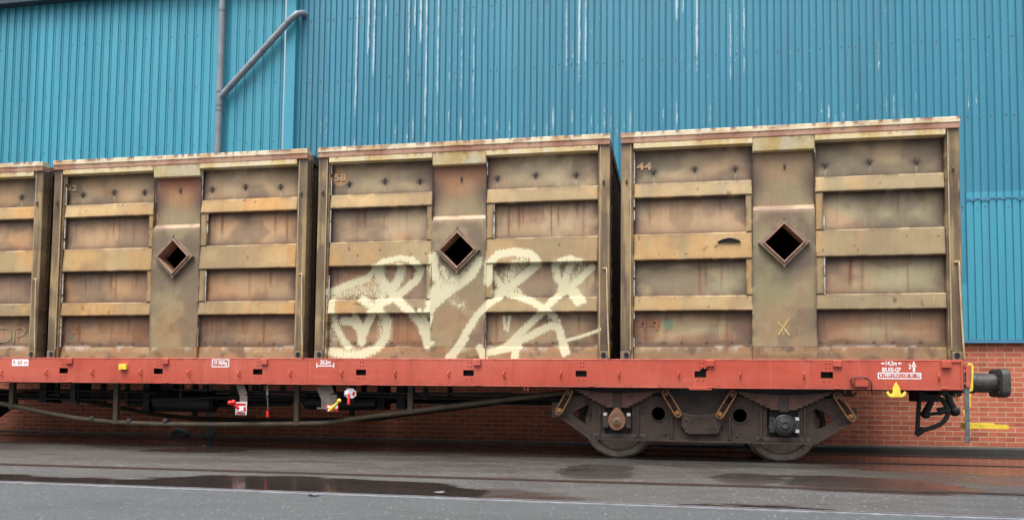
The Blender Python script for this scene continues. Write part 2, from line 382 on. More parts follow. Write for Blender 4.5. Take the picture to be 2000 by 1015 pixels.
M_GROOVE = simple('silted_flangeway', (.018, .016, .015), .5)

def make_ground():
    m = NT('wet_asphalt'); k = m.attr('msk'); sep = m.n('ShaderNodeSeparateColor'); m.l(k.outputs['Color'], sep.inputs[0])
    wet, pud, paler = sep.outputs[0], sep.outputs[1], sep.outputs[2]
    v = m.pos(); fine = m.noise(v, 130, 3, .7); big = m.noise(v, 1.6, 5, .6)
    dry = m.mix(m.rng(big, .3, .7), (.056, .053, .049), (.082, .078, .073))
    dry = m.mix(paler, dry, (.064, .072, .075))
    dry = m.mix(m.math('MULTIPLY', k.outputs['Alpha'], .85), dry, (.040, .031, .026))
    dry = m.mix(1.0, dry, m.rng(m.noise(m.pos((64, 30, 1)), 1, 4, .8), .3, .7, .42, 1.58), 'MULTIPLY')
    vo = m.n('ShaderNodeTexVoronoi'); m.l(m.pos((30, 14, 1)), vo.inputs['Vector']); vo.inputs['Scale'].default_value = 1
    ch = m.rng(vo.outputs['Distance'], .16, .30, 1, 0); pick = m.rng(vo.outputs['Color'], .50, .95)
    dry = m.mix(m.math('MULTIPLY', m.math('MULTIPLY', ch, pick), m.rng(paler, 0, 1, 1.0, .55)), dry, (.42, .40, .36))
    wc = m.mix(1.0, dry, (.60, .57, .53), 'MULTIPLY')
    c = m.mix(wet, dry, wc); c = m.mix(pud, c, (.026, .024, .022)); m.base(c)
    wn = m.math('ADD', wet, m.math('MULTIPLY', m.math('SUBTRACT', m.noise(m.pos((1.6, 4.5, 1)), 1, 6, .7), .5), 1.1))
    patch = m.rng(m.noise(m.pos((.9, 2.4, 1)), 1, 6, .7), .52, .56); c = m.mix(m.math('MULTIPLY', patch, m.rng(paler, 0, 1, .42, .2)), c, m.mix(1.0, c, (.55, .54, .53), 'MULTIPLY')); m.base(c)
    ck = m.n('ShaderNodeTexVoronoi', feature='DISTANCE_TO_EDGE'); m.l(m.n('ShaderNodeVectorMath').outputs[0], ck.inputs['Vector'])
    wv = ck.inputs['Vector'].links[0].from_node; wv.operation = 'ADD'; m.l(m.pos((.42, .55, 1)), wv.inputs[0])
    wj = m.n('ShaderNodeTexNoise'); m.l(v, wj.inputs['Vector']); wj.inputs['Scale'].default_value = 2.2; wj.inputs['Detail'].default_value = 5; m.l(wj.outputs['Color'], wv.inputs[1])
    crack = m.math('MULTIPLY', m.rng(ck.outputs['Distance'], .003, .009, 1, 0), m.rng(m.noise(v, .7, 2), .5, .56)); c = m.mix(m.math('MULTIPLY', crack, .8), c, (.012, .011, .010)); m.base(c)
    r = m.rng(wn, 0.05, 1.0, .75, .20); r = m.math('MULTIPLY', r, m.rng(pud, 0, 1, 1, .3)); m.rough(r)
    b = m.n('ShaderNodeBump'); m.l(m.math('ADD', fine, m.math('MULTIPLY', m.noise(v, 55, 2), .6)), b.inputs['Height'])
    m.put(b.inputs['Strength'], m.math('MULTIPLY', m.rng(pud, 0, .9, 1, 0), m.rng(wet, 0, 1, .55, .16))); b.inputs['Distance'].default_value = .006
    m.l(b.outputs[0], m.p.inputs['Normal'])
    return m.m
M_GROUND = make_ground()

def set_attr(me, name, arr):
    a = me.color_attributes.new(name, 'FLOAT_COLOR', 'POINT')
    full = np.ones((len(me.vertices), 4), np.float32); full[:, :arr.shape[1]] = arr
    a.data.foreach_set('color', full.ravel())

# ------------------------------------------------------------------ ground
xs = np.concatenate([[-600, -200, -70, -40, -25], np.arange(-16, 9.01, .06), [12, 20, 40, 80, 250, 600]])
ys = np.concatenate([[-600, -200, -60, -20, -5, 0, 2, 3, 4], np.arange(4.6, 15.01, .045), [18, 30, 80, 250, 700]])
GX, GY = np.meshgrid(xs, ys, indexing='ij'); gx, gy = GX.ravel(), GY.ravel()
nx, ny = len(xs), len(ys)
pud = np.zeros(len(gx))
def ell(px0, py0, px1, py1, pw=1.0):
    global pud
    a = on_ground(px0, (py0 + py1) / 2); b = on_ground(px1, (py0 + py1) / 2); mx = (px0 + px1) / 2
    t = on_ground(mx, py0); bt = on_ground(mx, py1)
    cx, cy = (a.x + b.x) / 2, (t.y + bt.y) / 2; rx, ry = (b.x - a.x) / 2, (t.y - bt.y) / 2
    sl = (b.y - a.y) / (b.x - a.x)
    d = 1 - np.sqrt(((gx - cx) / rx) ** 2 + ((gy - cy - .0 * sl * (gx - cx)) / ry) ** 2)
    d = d + (fbm(gx * 1.3, gy * 3.0, 5) - .5) * .95
    pud = np.maximum(pud, sstep(.0, .12, d) * pw)
def yline(pts):
    P_ = [on_ground(*q) for q in pts]; P_.sort(key=lambda p: p.x); return np.interp(gx, [p.x for p in P_], [p.y for p in P_])
R2Y = 6.72 + (gx + 60) * (-.36 / 100); R1Y = 7.55 + (gx + 60) * (1.07 / 100)
jit = (fbm(gx * 2.2, gy * 6, 5) - .5) * .34 + (fbm(gx * 9, gy * 14, 6) - .5) * .10
def strip_pool(top, s0, s1, pw=1.0, lift=0.):
    global pud
    yt = yline(top); xa, xb = on_ground(*top[0]).x, on_ground(*top[-1]).x
    e = np.minimum(yt + jit - gy, gy - R2Y - .02 - lift); en = np.minimum(gx - xa, xb - gx) * .5
    pud = np.maximum(pud, sstep(s0, s1, np.minimum(e, en)) * pw)
strip_pool([(-300, 914), (0, 924), (120, 928), (240, 933), (330, 931), (430, 926), (560, 927), (700, 932), (860, 942), (990, 958)], .0, .10)
strip_pool([(900, 946), (1000, 951), (1120, 964), (1200, 972)], .0, .25, .6)
strip_pool([(1290, 986), (1380, 981), (1520, 983), (1620, 990), (1690, 998)], .0, .10)
strip_pool([(1660, 998), (1760, 998), (1900, 1003), (2100, 1010)], .0, .2, .7)
ell(1560, 884, 2200, 925, .62); ell(1500, 930, 1885, 960, .7); ell(260, 872, 480, 884); ell(1500, 876, 2300, 905, .9); ell(1080, 905, 1250, 938, .45); ell(1370, 925, 1560, 944, .5); ell(-200, 858, 900, 874, .8); ell(900, 880, 1180, 892, .8)
wet = np.clip(sstep(7.8, 9.6, gy) * .30 + sstep(9.6, 11.2, gy) * .45 + sstep(6.45, 6.7, gy) * .15 + (fbm(gx * .9, gy * 2, 9) - .5) * .5 + sstep(1.6, 3.2, gx) * sstep(8.2, 9.2, gy) * .35, 0.04, 1)
wet = np.clip(wet + pud * .5, 0, 1)
pale = sstep(R2Y + .05, R2Y - .02, gy) * .95 + sstep(R2Y, R2Y + .1, gy) * sstep(R1Y + .05, R1Y - .15, gy) * .35
silt = np.maximum(np.exp(-((gy - R1Y + .07) / .11) ** 2) * (.55 + .6 * fbm(gx * 1.5, gy * 4, 77)), np.exp(-((gy - R2Y - .07) / .06) ** 2) * .75)
silt = np.clip(silt + np.exp(-((gy - WALL + .32) / .18) ** 2) * .6, 0, 1)
gz = (fbm(gx * .8, gy * .8, 3) - .5) * .006 - .003
idx = np.arange(nx * ny).reshape(nx, ny)
gf = np.stack([idx[:-1, :-1], idx[1:, :-1], idx[1:, 1:], idx[:-1, 1:]], -1).reshape(-1, 4)
me = bpy.data.meshes.new('ground'); me.from_pydata(np.stack([gx, gy, gz], 1).tolist(), [], gf.tolist())
set_attr(me, 'msk', np.stack([wet, pud, pale, silt], 1))
tag(link('ground', me, M_GROUND, smooth=True, angle=80), kind='structure')

def embedded_rail(p0, p1, headmat, parent, groove_side=1, groove=True):
    p0 = Vector(p0); p1 = Vector(p1); t = (p1 - p0).normalized(); n = Vector((-t.y, t.x, 0))
    m = MB()
    def strip(a, b, z0, z1):
        vs = [p + n * o + Vector((0, 0, z)) for p in (p0, p1) for o in (a, b) for z in (z0, z1)]
        m.add(vs, [(0, 1, 3, 2), (4, 6, 7, 5), (0, 4, 5, 1), (2, 3, 7, 6), (0, 2, 6, 4), (1, 5, 7, 3)])
    strip(-.033, .033, -.1, .005)
    r = m.build('rail', headmat, parent)
    if not groove: return
    m = MB(); a, b = (.036, .085) if groove_side > 0 else (-.085, -.036); strip(a, b, -.05, .0022)
    m.build('flangeway', M_GROOVE, parent)
    m = MB(); a, b = (.087, .105) if groove_side > 0 else (-.105, -.087); strip(a, b, -.05, .0045); m.build('guard_edge', headmat, parent)
tr = thing('railway_track', (0, 7.3, 0), 'pair of rails sunk in the asphalt in front of the wagon', 'railway track')
embedded_rail((-60, 7.55, 0), (40, 8.62, 0), M_RAIL, tr, -1)
embedded_rail((-60, 6.72, 0), (40, 6.36, 0), M_RAILB, tr, 1)
tr2 = thing('railway_track', (0, YC, 0), 'rails sunk in the wet asphalt under the wagon wheels', 'railway track')
embedded_rail((-60, YC - .752, 0), (40, YC - .752, 0), M_RAIL, tr2, 1, False)
embedded_rail((-60, YC + .752, 0), (40, YC + .752, 0), M_RAIL, tr2, -1, False)

# ------------------------------------------------------------------ the shed behind
shed = thing('industrial_shed', (0, WALL, 0), 'long industrial shed with blue ribbed metal cladding above a red brick base wall', 'building')
X0, X1, ZB, ZT = -45.0, 32.0, 1.80, 11.0
XC = at(580, 200, WALL).x                        # the corner between the two kinds of cladding
MB().box(X0, X1, WALL, WALL + .22, -.3, 1.86).build('brick_wall', M_BRICK, shed)
m = MB(); m.prism([(X0, -.1), (X0, .005), (-2, .015), (6, .085), (X1, .085), (X1, -.1)], WALL - .40, WALL - .003); m.build('wall_plinth', M_PLINTH, shed, bevel=.02)

def ribbed(x0, x1, z0, z1, y, unit, pitch, dz, mask=None):
    """unit: list of (offset in the pitch, depth towards the camera)"""
    n = int(math.ceil((x1 - x0) / pitch)); px = []; py = []
    for i in range(n):
        for u, d in unit: px.append(x0 + i * pitch + u); py.append(y - d)
    px.append(x0 + n * pitch); py.append(y - unit[0][1])
    px = np.array(px); py = np.array(py); keep = px <= x1 + 1e-6; px, py = px[keep], py[keep]
    zs = np.arange(z0, z1 + dz * .5, dz); A, B = np.meshgrid(px, zs, indexing='ij'); Yv = np.repeat(py[:, None], len(zs), 1)
    ii = np.arange(A.size).reshape(A.shape)
    fs = np.stack([ii[:-1, :-1], ii[1:, :-1], ii[1:, 1:], ii[:-1, 1:]], -1).reshape(-1, 4)
    Yv = Yv + (fbm(A * .7, B * .5, 21, 2) - .5) * .012
    me = bpy.data.meshes.new('cladding'); me.from_pydata(np.stack([A.ravel(), Yv.ravel(), B.ravel()], 1).tolist(), [], fs.tolist())
    if mask is not None: set_attr(me, 'msk', mask(A.ravel(), B.ravel(), px, len(zs)))
    return me
P1 = .1145
UN1 = [(0, .026), (.022, .0275), (.036, .0275), (.050, .0275), (.080, .026), (.0875, .002), (.100, .002)]
rs = random.Random(4)
def peel_mask(A, B, px, nz):
    msk = np.zeros((len(A), 3)); crest = {}
    A2, B2 = A.reshape(-1, nz), B.reshape(-1, nz); W = msk.reshape(-1, nz, 3)
    ncol = A2.shape[0]
    def streak(pxx, y0, y1, s, wid=1):
        p = at(pxx, (y0 + y1) / 2, WALL - .03); zt = at(pxx, y0, WALL - .03).z; zb = at(pxx, y1, WALL - .03).z
        c = int(round((p.x - XC) / P1 - .31)) * 7 + 3
        if c < 1 or c + 1 >= ncol: return
        for d, ww in ((0, 1), (-1, .55 * wid), (1, .55 * wid)):
            z = B2[c + d]; e = sstep(zb - .05, zb + .5, z) * sstep(zt + .15, zt - .05, z)
            W[c + d, :, 0] = np.maximum(W[c + d, :, 0], s * ww * (.55 + .45 * e) * (e > 0))
    for pxx, y0, y1, s, wd in [(700, -60, 240, .92, 1), (712, -60, 60, .7, .7), (721, -60, 130, .95, 1), (731, -60, 170, .95, .9), (752, -60, 70, .75, .7), (755, 100, 130, .6, 1), (797, -60, 190, .85, .7), (806, -60, 75, .8, .8),
            (820, -60, 100, 1.0, 1.2), (829, -60, 250, .95, .9), (841, -60, 90, .6, .5), (851, -60, 210, .85, .7), (896, -60, 210, .75, .7), (905, -40, 180, .6, .5), (917, -60, 120, .55, .5), (928, 60, 250, .8, .7), (940, 80, 160, .5, .6), (770, 10, 120, .5, .6), (872, 0, 150, .55, .5), (655, -60, 40, .6, .5), (630, 0, 60, .5, .5),
            (1101, 0, 150, .85, .8), (1112, 80, 170, .6, .7), (1125, -20, 160, .95, 1), (1137, 0, 160, .9, .8), (1160, 0, 130, .55, .5), (1316, -60, 55, 1.0, 1.2), (1330, -40, 60, .75, .7), (1343, -30, 55, .55, .5), (1355, -60, 140, 1.0, 1),
            (1431, -40, 200, .75, .7), (1443, 20, 180, .7, .6), (1457, -30, 160, .8, .7), (1470, 30, 120, .6, .5), (1709, 80, 200, .7, .6), (1380, 0, 100, .5, .5), (1290, 0, 110, .45, .5), (1560, 0, 120, .45, .5), (1620, 40, 140, .45, .5)]:
        streak(pxx, y0, y1, s, wd)
    x = 586.0
    while x < 1905:                                # short ticks just above the container tops
        yb = 292 - (x - 580) * .0475
        if rs.random() < .62: streak(x, yb - rs.uniform(15, 62), yb + rs.choice([12, 30, 8]), rs.uniform(.5, .95), rs.uniform(.4, .9))
        x += rs.uniform(10, 17)
    for k in range(60):
        x = rs.uniform(600, 2000); y = rs.uniform(-60, 240); streak(x, y, y + rs.uniform(14, 40), rs.uniform(.5, .8), .5)
    # rust under the screws
    for x, z in screws:
        c = int(round((x - XC) / P1 - .31)) * 7 + 3
        if 1 <= c < ncol - 1 and rs.random() < .7:
            L = rs.uniform(.1, .5); z_ = B2[c]; W[c, :, 1] = np.maximum(W[c, :, 1], sstep(z - L, z, z_) * (z_ < z) * rs.uniform(.3, 1))
    return msk
screws = []
for z in (6.75, 7.95, 5.45, 3.95, 9.2):
    i = 2
    while XC + i * P1 < 22: screws.append((XC + i * P1 + .31 * P1, z + rs.uniform(-.015, .015))); i += rs.choice([2, 3, 3, 3, 1])
link('cladding_sheet', ribbed(XC, X1, ZB, ZT, WALL - .004, UN1, P1, .06, peel_mask), M_BLUE, shed)
for zrow in (6.75, 7.95, 5.45, 3.95, 9.2):
    m = MB()
    for x, z in screws:
        if abs(z - zrow) < .1: m.lathe([(.011, 0), (.011, -.006), (.006, -.010), (.0001, -.0105)], (x, WALL - .031, z), 'Y', 6)
    m.build('screw_row', M_SCREW, shed)['kind'] = 'stuff'
# the newer turquoise sheets low down at the right
XN = at(1888, 500, WALL).x; i0 = round((XN - XC) / P1); XN = XC + i0 * P1 - .012
link('replacement_sheet', ribbed(XN, X1, ZB - .005, at(1900, 389, WALL).z, WALL - .012, [(u + .012 if k else 0, d) for k, (u, d) in enumerate(UN1)], P1, .3), M_CYAN, shed)
XM = XC + (i0 - 4) * P1 - .012
link('replacement_sheet', ribbed(XM, XN - .002, ZB - .005, at(1880, 556, WALL).z, WALL - .010, [(u + .012 if k else 0, d) for k, (u, d) in enumerate(UN1)], P1, .3), M_CYAN, shed)
m = MB()
for k in range(7, 90, 1):
    x = XN + k * P1 * 2.95 - .6
    for z in (2.78, 1.95): m.lathe([(.010, 0), (.010, -.006), (.0001, -.010)], (x, WALL - .041, z), 'Y', 6)
m.build('screw_row', M_SCREW, shed)
zj = at(1900, 389, WALL).z; m = MB(); top = []; bot = []
for k in range(0, 240):
    x = XN + k * .04; top.append((x, zj + .012)); bot.append((x, zj - rs.choice([.006, .02, .03, .045, .05])))
m.prism(bot + top[::-1], WALL - .047, WALL - .0405); m.build('lap_seam', M_FLASH, shed)
# flashing over the brick
m = MB(); m.box(X0, X1, WALL - .055, WALL - .002, 1.745, 1.79); m.box(X0, X1, WALL - .075, WALL - .056, 1.735, 1.752); m.build('base_flashing', M_FLASH, shed, bevel=.004)
# left part: lighter sheets standing 10 cm proud, with a trim at its corner
YL = WALL - .10
UN2 = [(0, .022), (.052, .022), (.060, .0), (.078, .0), (.084, .012), (.094, .012), (.100, .0), (.118, .0), (.126, .022)]
link('cladding_sheet', ribbed(X0, XC - .19, ZB, ZT, YL, UN2, .186, .12), M_CYAN, shed)
m = MB(); m.box(XC - .20, XC - .0, YL - .030, WALL - .005, ZB - .02, ZT); m.build('corner_trim', M_TRIM, shed)
for zrow in (5.6, 6.75, 7.8):
    m = MB(); x = XC - .4; k = 0
    while x > -18:
        m.lathe([(.011, 0), (.011, -.006), (.0001, -.010)], (x, YL - .022, zrow), 'Y', 6); x -= .279
    m.build('screw_row', M_SCREW, shed)
ze = at(70, 3, YL - .2).z
m = MB(); m.box(X0, XC + .1, YL - .22, YL - .03, ze, ze + .35); m.build('eaves_trim', M_EAVE, shed, bevel=.01)

# drainpipe with a slanting branch
YP = YL - .13
xp = at(430, 150, YP).x; zy = at(430, 192, YP).z
dp = thing('drainpipe', (xp, YP, 0), 'grey downpipe with a slanting branch pipe fixed to the turquoise cladding', 'pipe')
MB().tube([(xp, YP, -.02), (xp, YP, ze + .4)], .064, 18).build('pipe', M_PIPE, dp, smooth=True)
pe = at(566, 40, YP); pe2 = Vector((pe.x + .13, YP + .03, pe.z + .13)); pe3 = Vector((pe2.x + .07, YP + .12, pe2.z + .05))
pb = Vector((xp, YP, zy)); dirb = (pe - pb).normalized()
MB().tube([pb, pe, pe + (pe2 - pe) * .6, pe2, pe3, pe3 + Vector((.02, .14, .0))], .06, 18).build('branch_pipe', M_PIPE, dp, smooth=True, angle=60)
for z in (zy + .12, zy - .14, zy - .24, at(428, 22, YP).z, 3.2, 1.2): MB().lathe([(.066, -.02), (.070, -.018), (.070, .018), (.066, .02)], (xp, YP, z), 'X', 18).build('collar', M_COLLAR, dp, smooth=True).rotation_euler = (0, 0, 0)
for o in [c for c in dp.children if c.name.startswith('collar')]:
    a = np.zeros(len(o.data.vertices) * 3); o.data.vertices.foreach_get('co', a); a = a.reshape(-1, 3)
    zc = a[:, 2].mean(); b = np.stack([a[:, 2] - zc, a[:, 1], zc + a[:, 0]], 1); o.data.vertices.foreach_set('co', b.ravel()); o.data.update()
for t in (.16, .62, .97):
    c = pb + (pe - pb) * t; MB().tube([c - dirb * .012, c + dirb * .012], .0665, 18).build('collar', M_COLLAR, dp, smooth=True)

# ------------------------------------------------------------------ containers
CW, CH = 4.145, 3.004
RNG = np.random.RandomState(11)
D_GRIME = lin(58, 46, 42)

class Paint:
    """weathering of one container in its own x (from its left edge) and z (from the deck)"""
    def __init__(s, seed, red, ochre, olive, strokes=(), spots=()):
        s.seed, s.red, s.ochre, s.olive, s.strokes, s.spots = seed, red, ochre, olive, strokes, spots
        r = random.Random(seed); s.r = r
        s.threads = [(r.uniform(.2, 3.95), r.uniform(.008, .022), r.randrange(1, 4), r.uniform(.3, 1), r.uniform(.15, .5)) for _ in range(46)]
        s.hooks = []
        s.wave = [r.uniform(0, 9) for _ in range(8)]
        s.drips = [(r.uniform(.2, 3.9), r.uniform(.08, .2), r.randrange(1, 4), r.uniform(.1, .32)) for _ in range(7)]
    def __call__(s, x, z, kind, x0, x1, z0, z1):
        n1 = fbm(x * 1.1 + s.seed, z * 1.1, s.seed, 4); n2 = fbm(x * 3.5, z * 3.5 + s.seed, s.seed + 3, 4); n3 = fbm(x * 14, z * 1.6, s.seed + 7, 3)
        nb = fbm(x * 9, z * 9, s.seed + 12, 4)
        dl, dr, dt, db = x - x0, x1 - x, z1 - z, z - z0
        one = np.ones_like(x)[:, None]
        mixc = lambda a, b, f: a * (1 - np.clip(f, 0, 1)[:, None]) + b * np.clip(f, 0, 1)[:, None]
        rustw = np.zeros_like(x); chip = np.zeros_like(x)
        grime = lin(92, 74, 66) * one
        if kind[0] == 'row':
            row = kind[1]
            base = [lin(196, 172, 138), lin(194, 164, 130), lin(188, 156, 122), lin(166, 134, 102)][row] * one
            c = mixc(base, [lin(200, 170, 130), lin(204, 160, 118), lin(192, 148, 106), lin(164, 118, 80)][row] * one, sstep(.4, .65, n1) * s.ochre)
            c = mixc(c, lin(158, 106, 82) * one, sstep(.5, .72, n2) * s.red * [.1, .4, .45, .5][row])
            c = mixc(c, lin(174, 164, 128) * one, sstep(.38, .58, fbm(x * .8 + 5, z * 1.3, s.seed + 31)) * s.olive)
            c = mixc(c, lin(202, 146, 98) * one, sstep(.5, .68, fbm(x * 1.2 + 20, z * 1.6, s.seed + 32)) * s.ochre * .55)
            c = mixc(c, lin(118, 104, 90) * one, sstep(.48, .62, fbm(x * 1.5 + 40, z * 1.9, s.seed + 34)) * .6)
            # threads of rust
            if row:
                for tx, tw, tr, ti, tl in s.threads:
                    if tr == row:
                        xx = tx + (fbm(z * 3, z * 0 + tx, s.seed + 5) - .5) * .02
                        f = np.exp(-((x - xx) / tw) ** 2) * ti * sstep(tl + .12, tl - .1, dt) * sstep(.0, .04, dt) ; c = mixc(c, lin(124, 66, 44) * one, f * (.5 + .5 * s.red))
                rustw = sstep(.5, 0, dt) * .8
            # dirt gathered along welds, uneven
            e = np.minimum(np.minimum(dl, dr), np.minimum(dt * .8, db * 1.3))
            g = np.exp(-e / (.03 + .13 * n2)) * sstep(.2, .55, n1 * .6 + nb * .4) * 1.1
            c = mixc(c, lin(78, 62, 56) * one, g * .95)
            cor = np.exp(-np.hypot(np.minimum(dl, dr), dt * .8) / .17); c = mixc(c, lin(80, 62, 56) * one, cor * .85 * sstep(.25, .55, n1)); side = np.exp(-np.minimum(dl, dr) / .11) * sstep(.36, .56, fbm(x * .7 + z * 1.2, z * 2.2, s.seed + 39)); c = mixc(c, lin(92, 72, 66) * one, side * .75)
            # tide marks under the rails
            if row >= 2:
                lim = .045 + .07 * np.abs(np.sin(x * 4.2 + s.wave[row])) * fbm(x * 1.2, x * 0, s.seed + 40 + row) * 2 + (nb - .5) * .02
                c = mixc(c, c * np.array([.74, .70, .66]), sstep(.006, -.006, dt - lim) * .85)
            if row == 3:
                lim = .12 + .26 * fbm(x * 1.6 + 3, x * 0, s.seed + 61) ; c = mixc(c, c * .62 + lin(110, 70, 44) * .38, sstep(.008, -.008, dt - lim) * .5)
                lim2 = .03 + .09 * fbm(x * 2.2, x * 0, s.seed + 62); c = mixc(c, lin(112, 88, 68) * one, sstep(.006, -.006, db - lim2) * .8)
                for k in range(13):
                    bx = .26 + k * .285 + ((k * 37 + s.seed) % 11 - 5) * .008; f = np.exp(-(((x - bx) / .02) ** 2 + ((db - .055 - ((k * 13 + s.seed) % 5) * .003) / .016) ** 2)); c = mixc(c, lin(54, 40, 36) * one, f * 1.1)
                c = mixc(c, lin(205, 196, 180) * one, sstep(.05, .0, db) * sstep(.52, .66, fbm(x * 4, z * 4, s.seed + 70)) * .6)
            for dx, dw, tr, dd in s.drips:
                if tr == row:
                    f = sstep(.01, -.01, np.abs(x - dx) - dw * np.sqrt(np.clip(1 - dt / dd, 0, 1))) ; c = mixc(c, c * np.array([.86, .80, .68]), f * .8)
            for hx, hz in s.hooks:
                d = np.hypot((x - hx) / 1.6, (z - hz)); c = mixc(c, lin(64, 52, 48) * one, np.exp(-(d / .032) ** 2) * .7 + np.exp(-(d / .08) ** 2) * .35)
                c = mixc(c, lin(206, 194, 172) * one, np.exp(-((x - hx - .004) / .010) ** 2) * sstep(.2, .02, hz - z) * (z < hz - .03) * .6)
        elif kind[0] == 'rail':
            c = lin(206, 170, 116) * one
            c = mixc(c, lin(214, 164, 98) * one, sstep(.4, .62, n1) * s.ochre); c = mixc(c, lin(206, 182, 136) * one, sstep(.4, .65, fbm(x * 1.4, z * .8, s.seed + 38)) * .6)
            c = mixc(c, lin(166, 150, 114) * one, sstep(.45, .6, fbm(x * 1.5 + 9, z * .2, s.seed + 33)) * (.25 + s.olive * .6))
            c = mixc(c, lin(172, 112, 72) * one, sstep(.55, .75, n3) * .16 * (.4 + s.red))
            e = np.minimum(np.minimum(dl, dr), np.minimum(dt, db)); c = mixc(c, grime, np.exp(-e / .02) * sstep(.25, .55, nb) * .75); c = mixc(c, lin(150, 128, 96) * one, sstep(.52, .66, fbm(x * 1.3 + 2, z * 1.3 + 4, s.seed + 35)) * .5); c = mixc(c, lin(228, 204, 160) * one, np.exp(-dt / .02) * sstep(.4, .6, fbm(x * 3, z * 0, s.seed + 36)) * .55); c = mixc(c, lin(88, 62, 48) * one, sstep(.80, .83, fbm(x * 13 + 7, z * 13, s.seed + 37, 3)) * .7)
            c = c * (1 - .10 * kind[1]); chip = sstep(.03, 0, e) * .5 + .06
        elif kind[0] == 'centre':
            c = lin(168, 148, 114) * one
            c = mixc(c, lin(152, 124, 96) * one, sstep(.42, .62, n2) * .6); c = mixc(c, lin(150, 140, 104) * one, sstep(.42, .62, n1) * s.olive)
            if kind[1] == 'up':
                h = z1 - z0; c = mixc(c, lin(156, 92, 66) * one, sstep(h * .85, h * .2, dt + (n2 - .5) * .3) * np.clip(1.5 * s.red - .45, 0, .9)); c = mixc(c, lin(196, 150, 100) * one, np.exp(-((dt - h * .5) / (h * .14)) ** 2) * sstep(.1, .3, np.minimum(dl, dr)) * .5 * s.ochre)
                c = mixc(c, lin(84, 64, 58) * one, np.exp(-(np.hypot(np.minimum(dl, dr) / .16, (dt - h * .60) / .22)) ** 2) * .8)
            else:
                c = mixc(c, lin(180, 138, 92) * one, np.exp(-np.hypot((x - CW / 2) / .35, (z - .42) / .28) ** 2) * .6 * s.ochre)
                d = np.hypot((x - CW / 2 + .02), (z - 1.49)); c = mixc(c, lin(112, 96, 84) * one, sstep(.62, .34, d) * .7 * sstep(.2, .6, n2 + (1.49 - z) * .25))
                c = mixc(c, lin(110, 90, 80) * one, sstep(.5, .68, fbm(x * 2.2, z * 2.2, s.seed + 44)) * .5)
                c = mixc(c, lin(204, 170, 150) * one, sstep(.06, .0, dt) * .5)
            e = np.minimum(dl, dr); c = mixc(c, grime, np.exp(-e / .03) * sstep(.3, .55, nb) * .85); rustw = sstep(.3, 0, dt) * .4
        elif kind[0] == 'rim':
            a, b = (lin(240, 226, 194), lin(214, 182, 138)) if kind[1] == 0 else ((lin(208, 164, 138), lin(184, 134, 112)) if kind[1] == 1 else (lin(232, 212, 162), lin(222, 192, 130)))
            c = mixc(a * one, b * one, sstep(.4, .65, n2)); f = sstep(.52, .64, fbm(x * 18, z * 5, s.seed + 51)); c = mixc(c, lin(132, 76, 52) * one, f * (sstep(.055, .0, dt) * .95 + .08) * (1 if kind[1] == 0 else .6))
            c = mixc(c, lin(140, 84, 60) * one, sstep(.58, .70, fbm(x * 5, z * 10, s.seed + 52)) * (.55 if kind[1] == 0 else .2)); chip = .16 * np.ones_like(x)
            if kind[1] == 2: c = mixc(c, lin(230, 222, 200) * one, sstep(.5, .65, fbm(x * 7, z * 3, s.seed + 53)) * .5)
        elif kind[0] == 'ledge':
            c = mixc(lin(190, 162, 130) * one, lin(150, 122, 98) * one, sstep(.4, .6, n2))
        elif kind[0] == 'post':
            c = lin(142, 124, 94) * one; c = mixc(c, lin(118, 98, 76) * one, sstep(.4, .6, fbm(x * 4, z * 1.4, s.seed + 81))); c = mixc(c, lin(186, 158, 112) * one, sstep(.5, .66, fbm(x * 3 + 3, z * 2.2, s.seed + 83)) * .6)
            c = mixc(c, lin(86, 66, 54) * one, sstep(.5, .66, fbm(x * 20, z * 1.1, s.seed + 84)) * .6); c = mixc(c, lin(74, 60, 52) * one, sstep(.25, .0, dt) * .5); c = mixc(c, lin(84, 70, 58) * one, sstep(.5, 0., db) * .5); chip = .2 * np.ones_like(x)
        else:   # sill
            c = lin(186, 156, 112) * one; c = mixc(c, lin(176, 130, 90) * one, sstep(.4, .6, n2)); c = mixc(c, lin(156, 126, 92) * one, sstep(-.01, .01, fbm(x * 1.5, x * 0, s.seed + 91) * .22 - db) * .8)
            c = mixc(c, lin(214, 204, 190) * one, sstep(.5, .7, fbm(x * 14, z * 2, s.seed + 92)) * sstep(.09, .0, dt) * .6); c = mixc(c, lin(96, 74, 58) * one, sstep(.55, .7, fbm(x * 7, z * 7, s.seed + 93)) * .6)
            chip = .2 * np.ones_like(x)
            c = c * (1 - .25 * s.olive)
        for sx, sz, sa, sb, colr, st in s.spots:
            dd = np.hypot((x - sx) / sa, (z - sz) / sb) + (nb - .5) * .35; c = mixc(c, colr * one, sstep(1.08, .82, dd) * st)
        gr = np.zeros_like(x)
        for pts, wd, st, soft in s.strokes:
            for (ax, az), (bx, bz) in zip(pts[:-1], pts[1:]):
                if max(ax, bx) + .3 < x0 or min(ax, bx) - .3 > x1 or max(az, bz) + .3 < z0 or min(az, bz) - .3 > z1: continue
                ex, ez = bx - ax, bz - az; L = ex * ex + ez * ez + 1e-9
                t = np.clip(((x - ax) * ex + (z - az) * ez) / L, 0, 1); d = np.hypot(x - ax - t * ex, z - az - t * ez)
                gr = np.maximum(gr, st * sstep(wd * (1 + soft), wd * (1 - soft), d))
        c = c * (1.2 if kind[0] == 'row' else 1.0); return np.clip(c, 0, .9), np.stack([gr, np.clip(rustw, 0, 1), np.clip(chip, 0, 1)], 1)

def cgrid(a, b, res, ch):
    n = max(2, int(round((b - a - 2 * ch) / res)) + 1)
    return np.concatenate([[a], np.linspace(a + ch, b - ch, n), [b]])

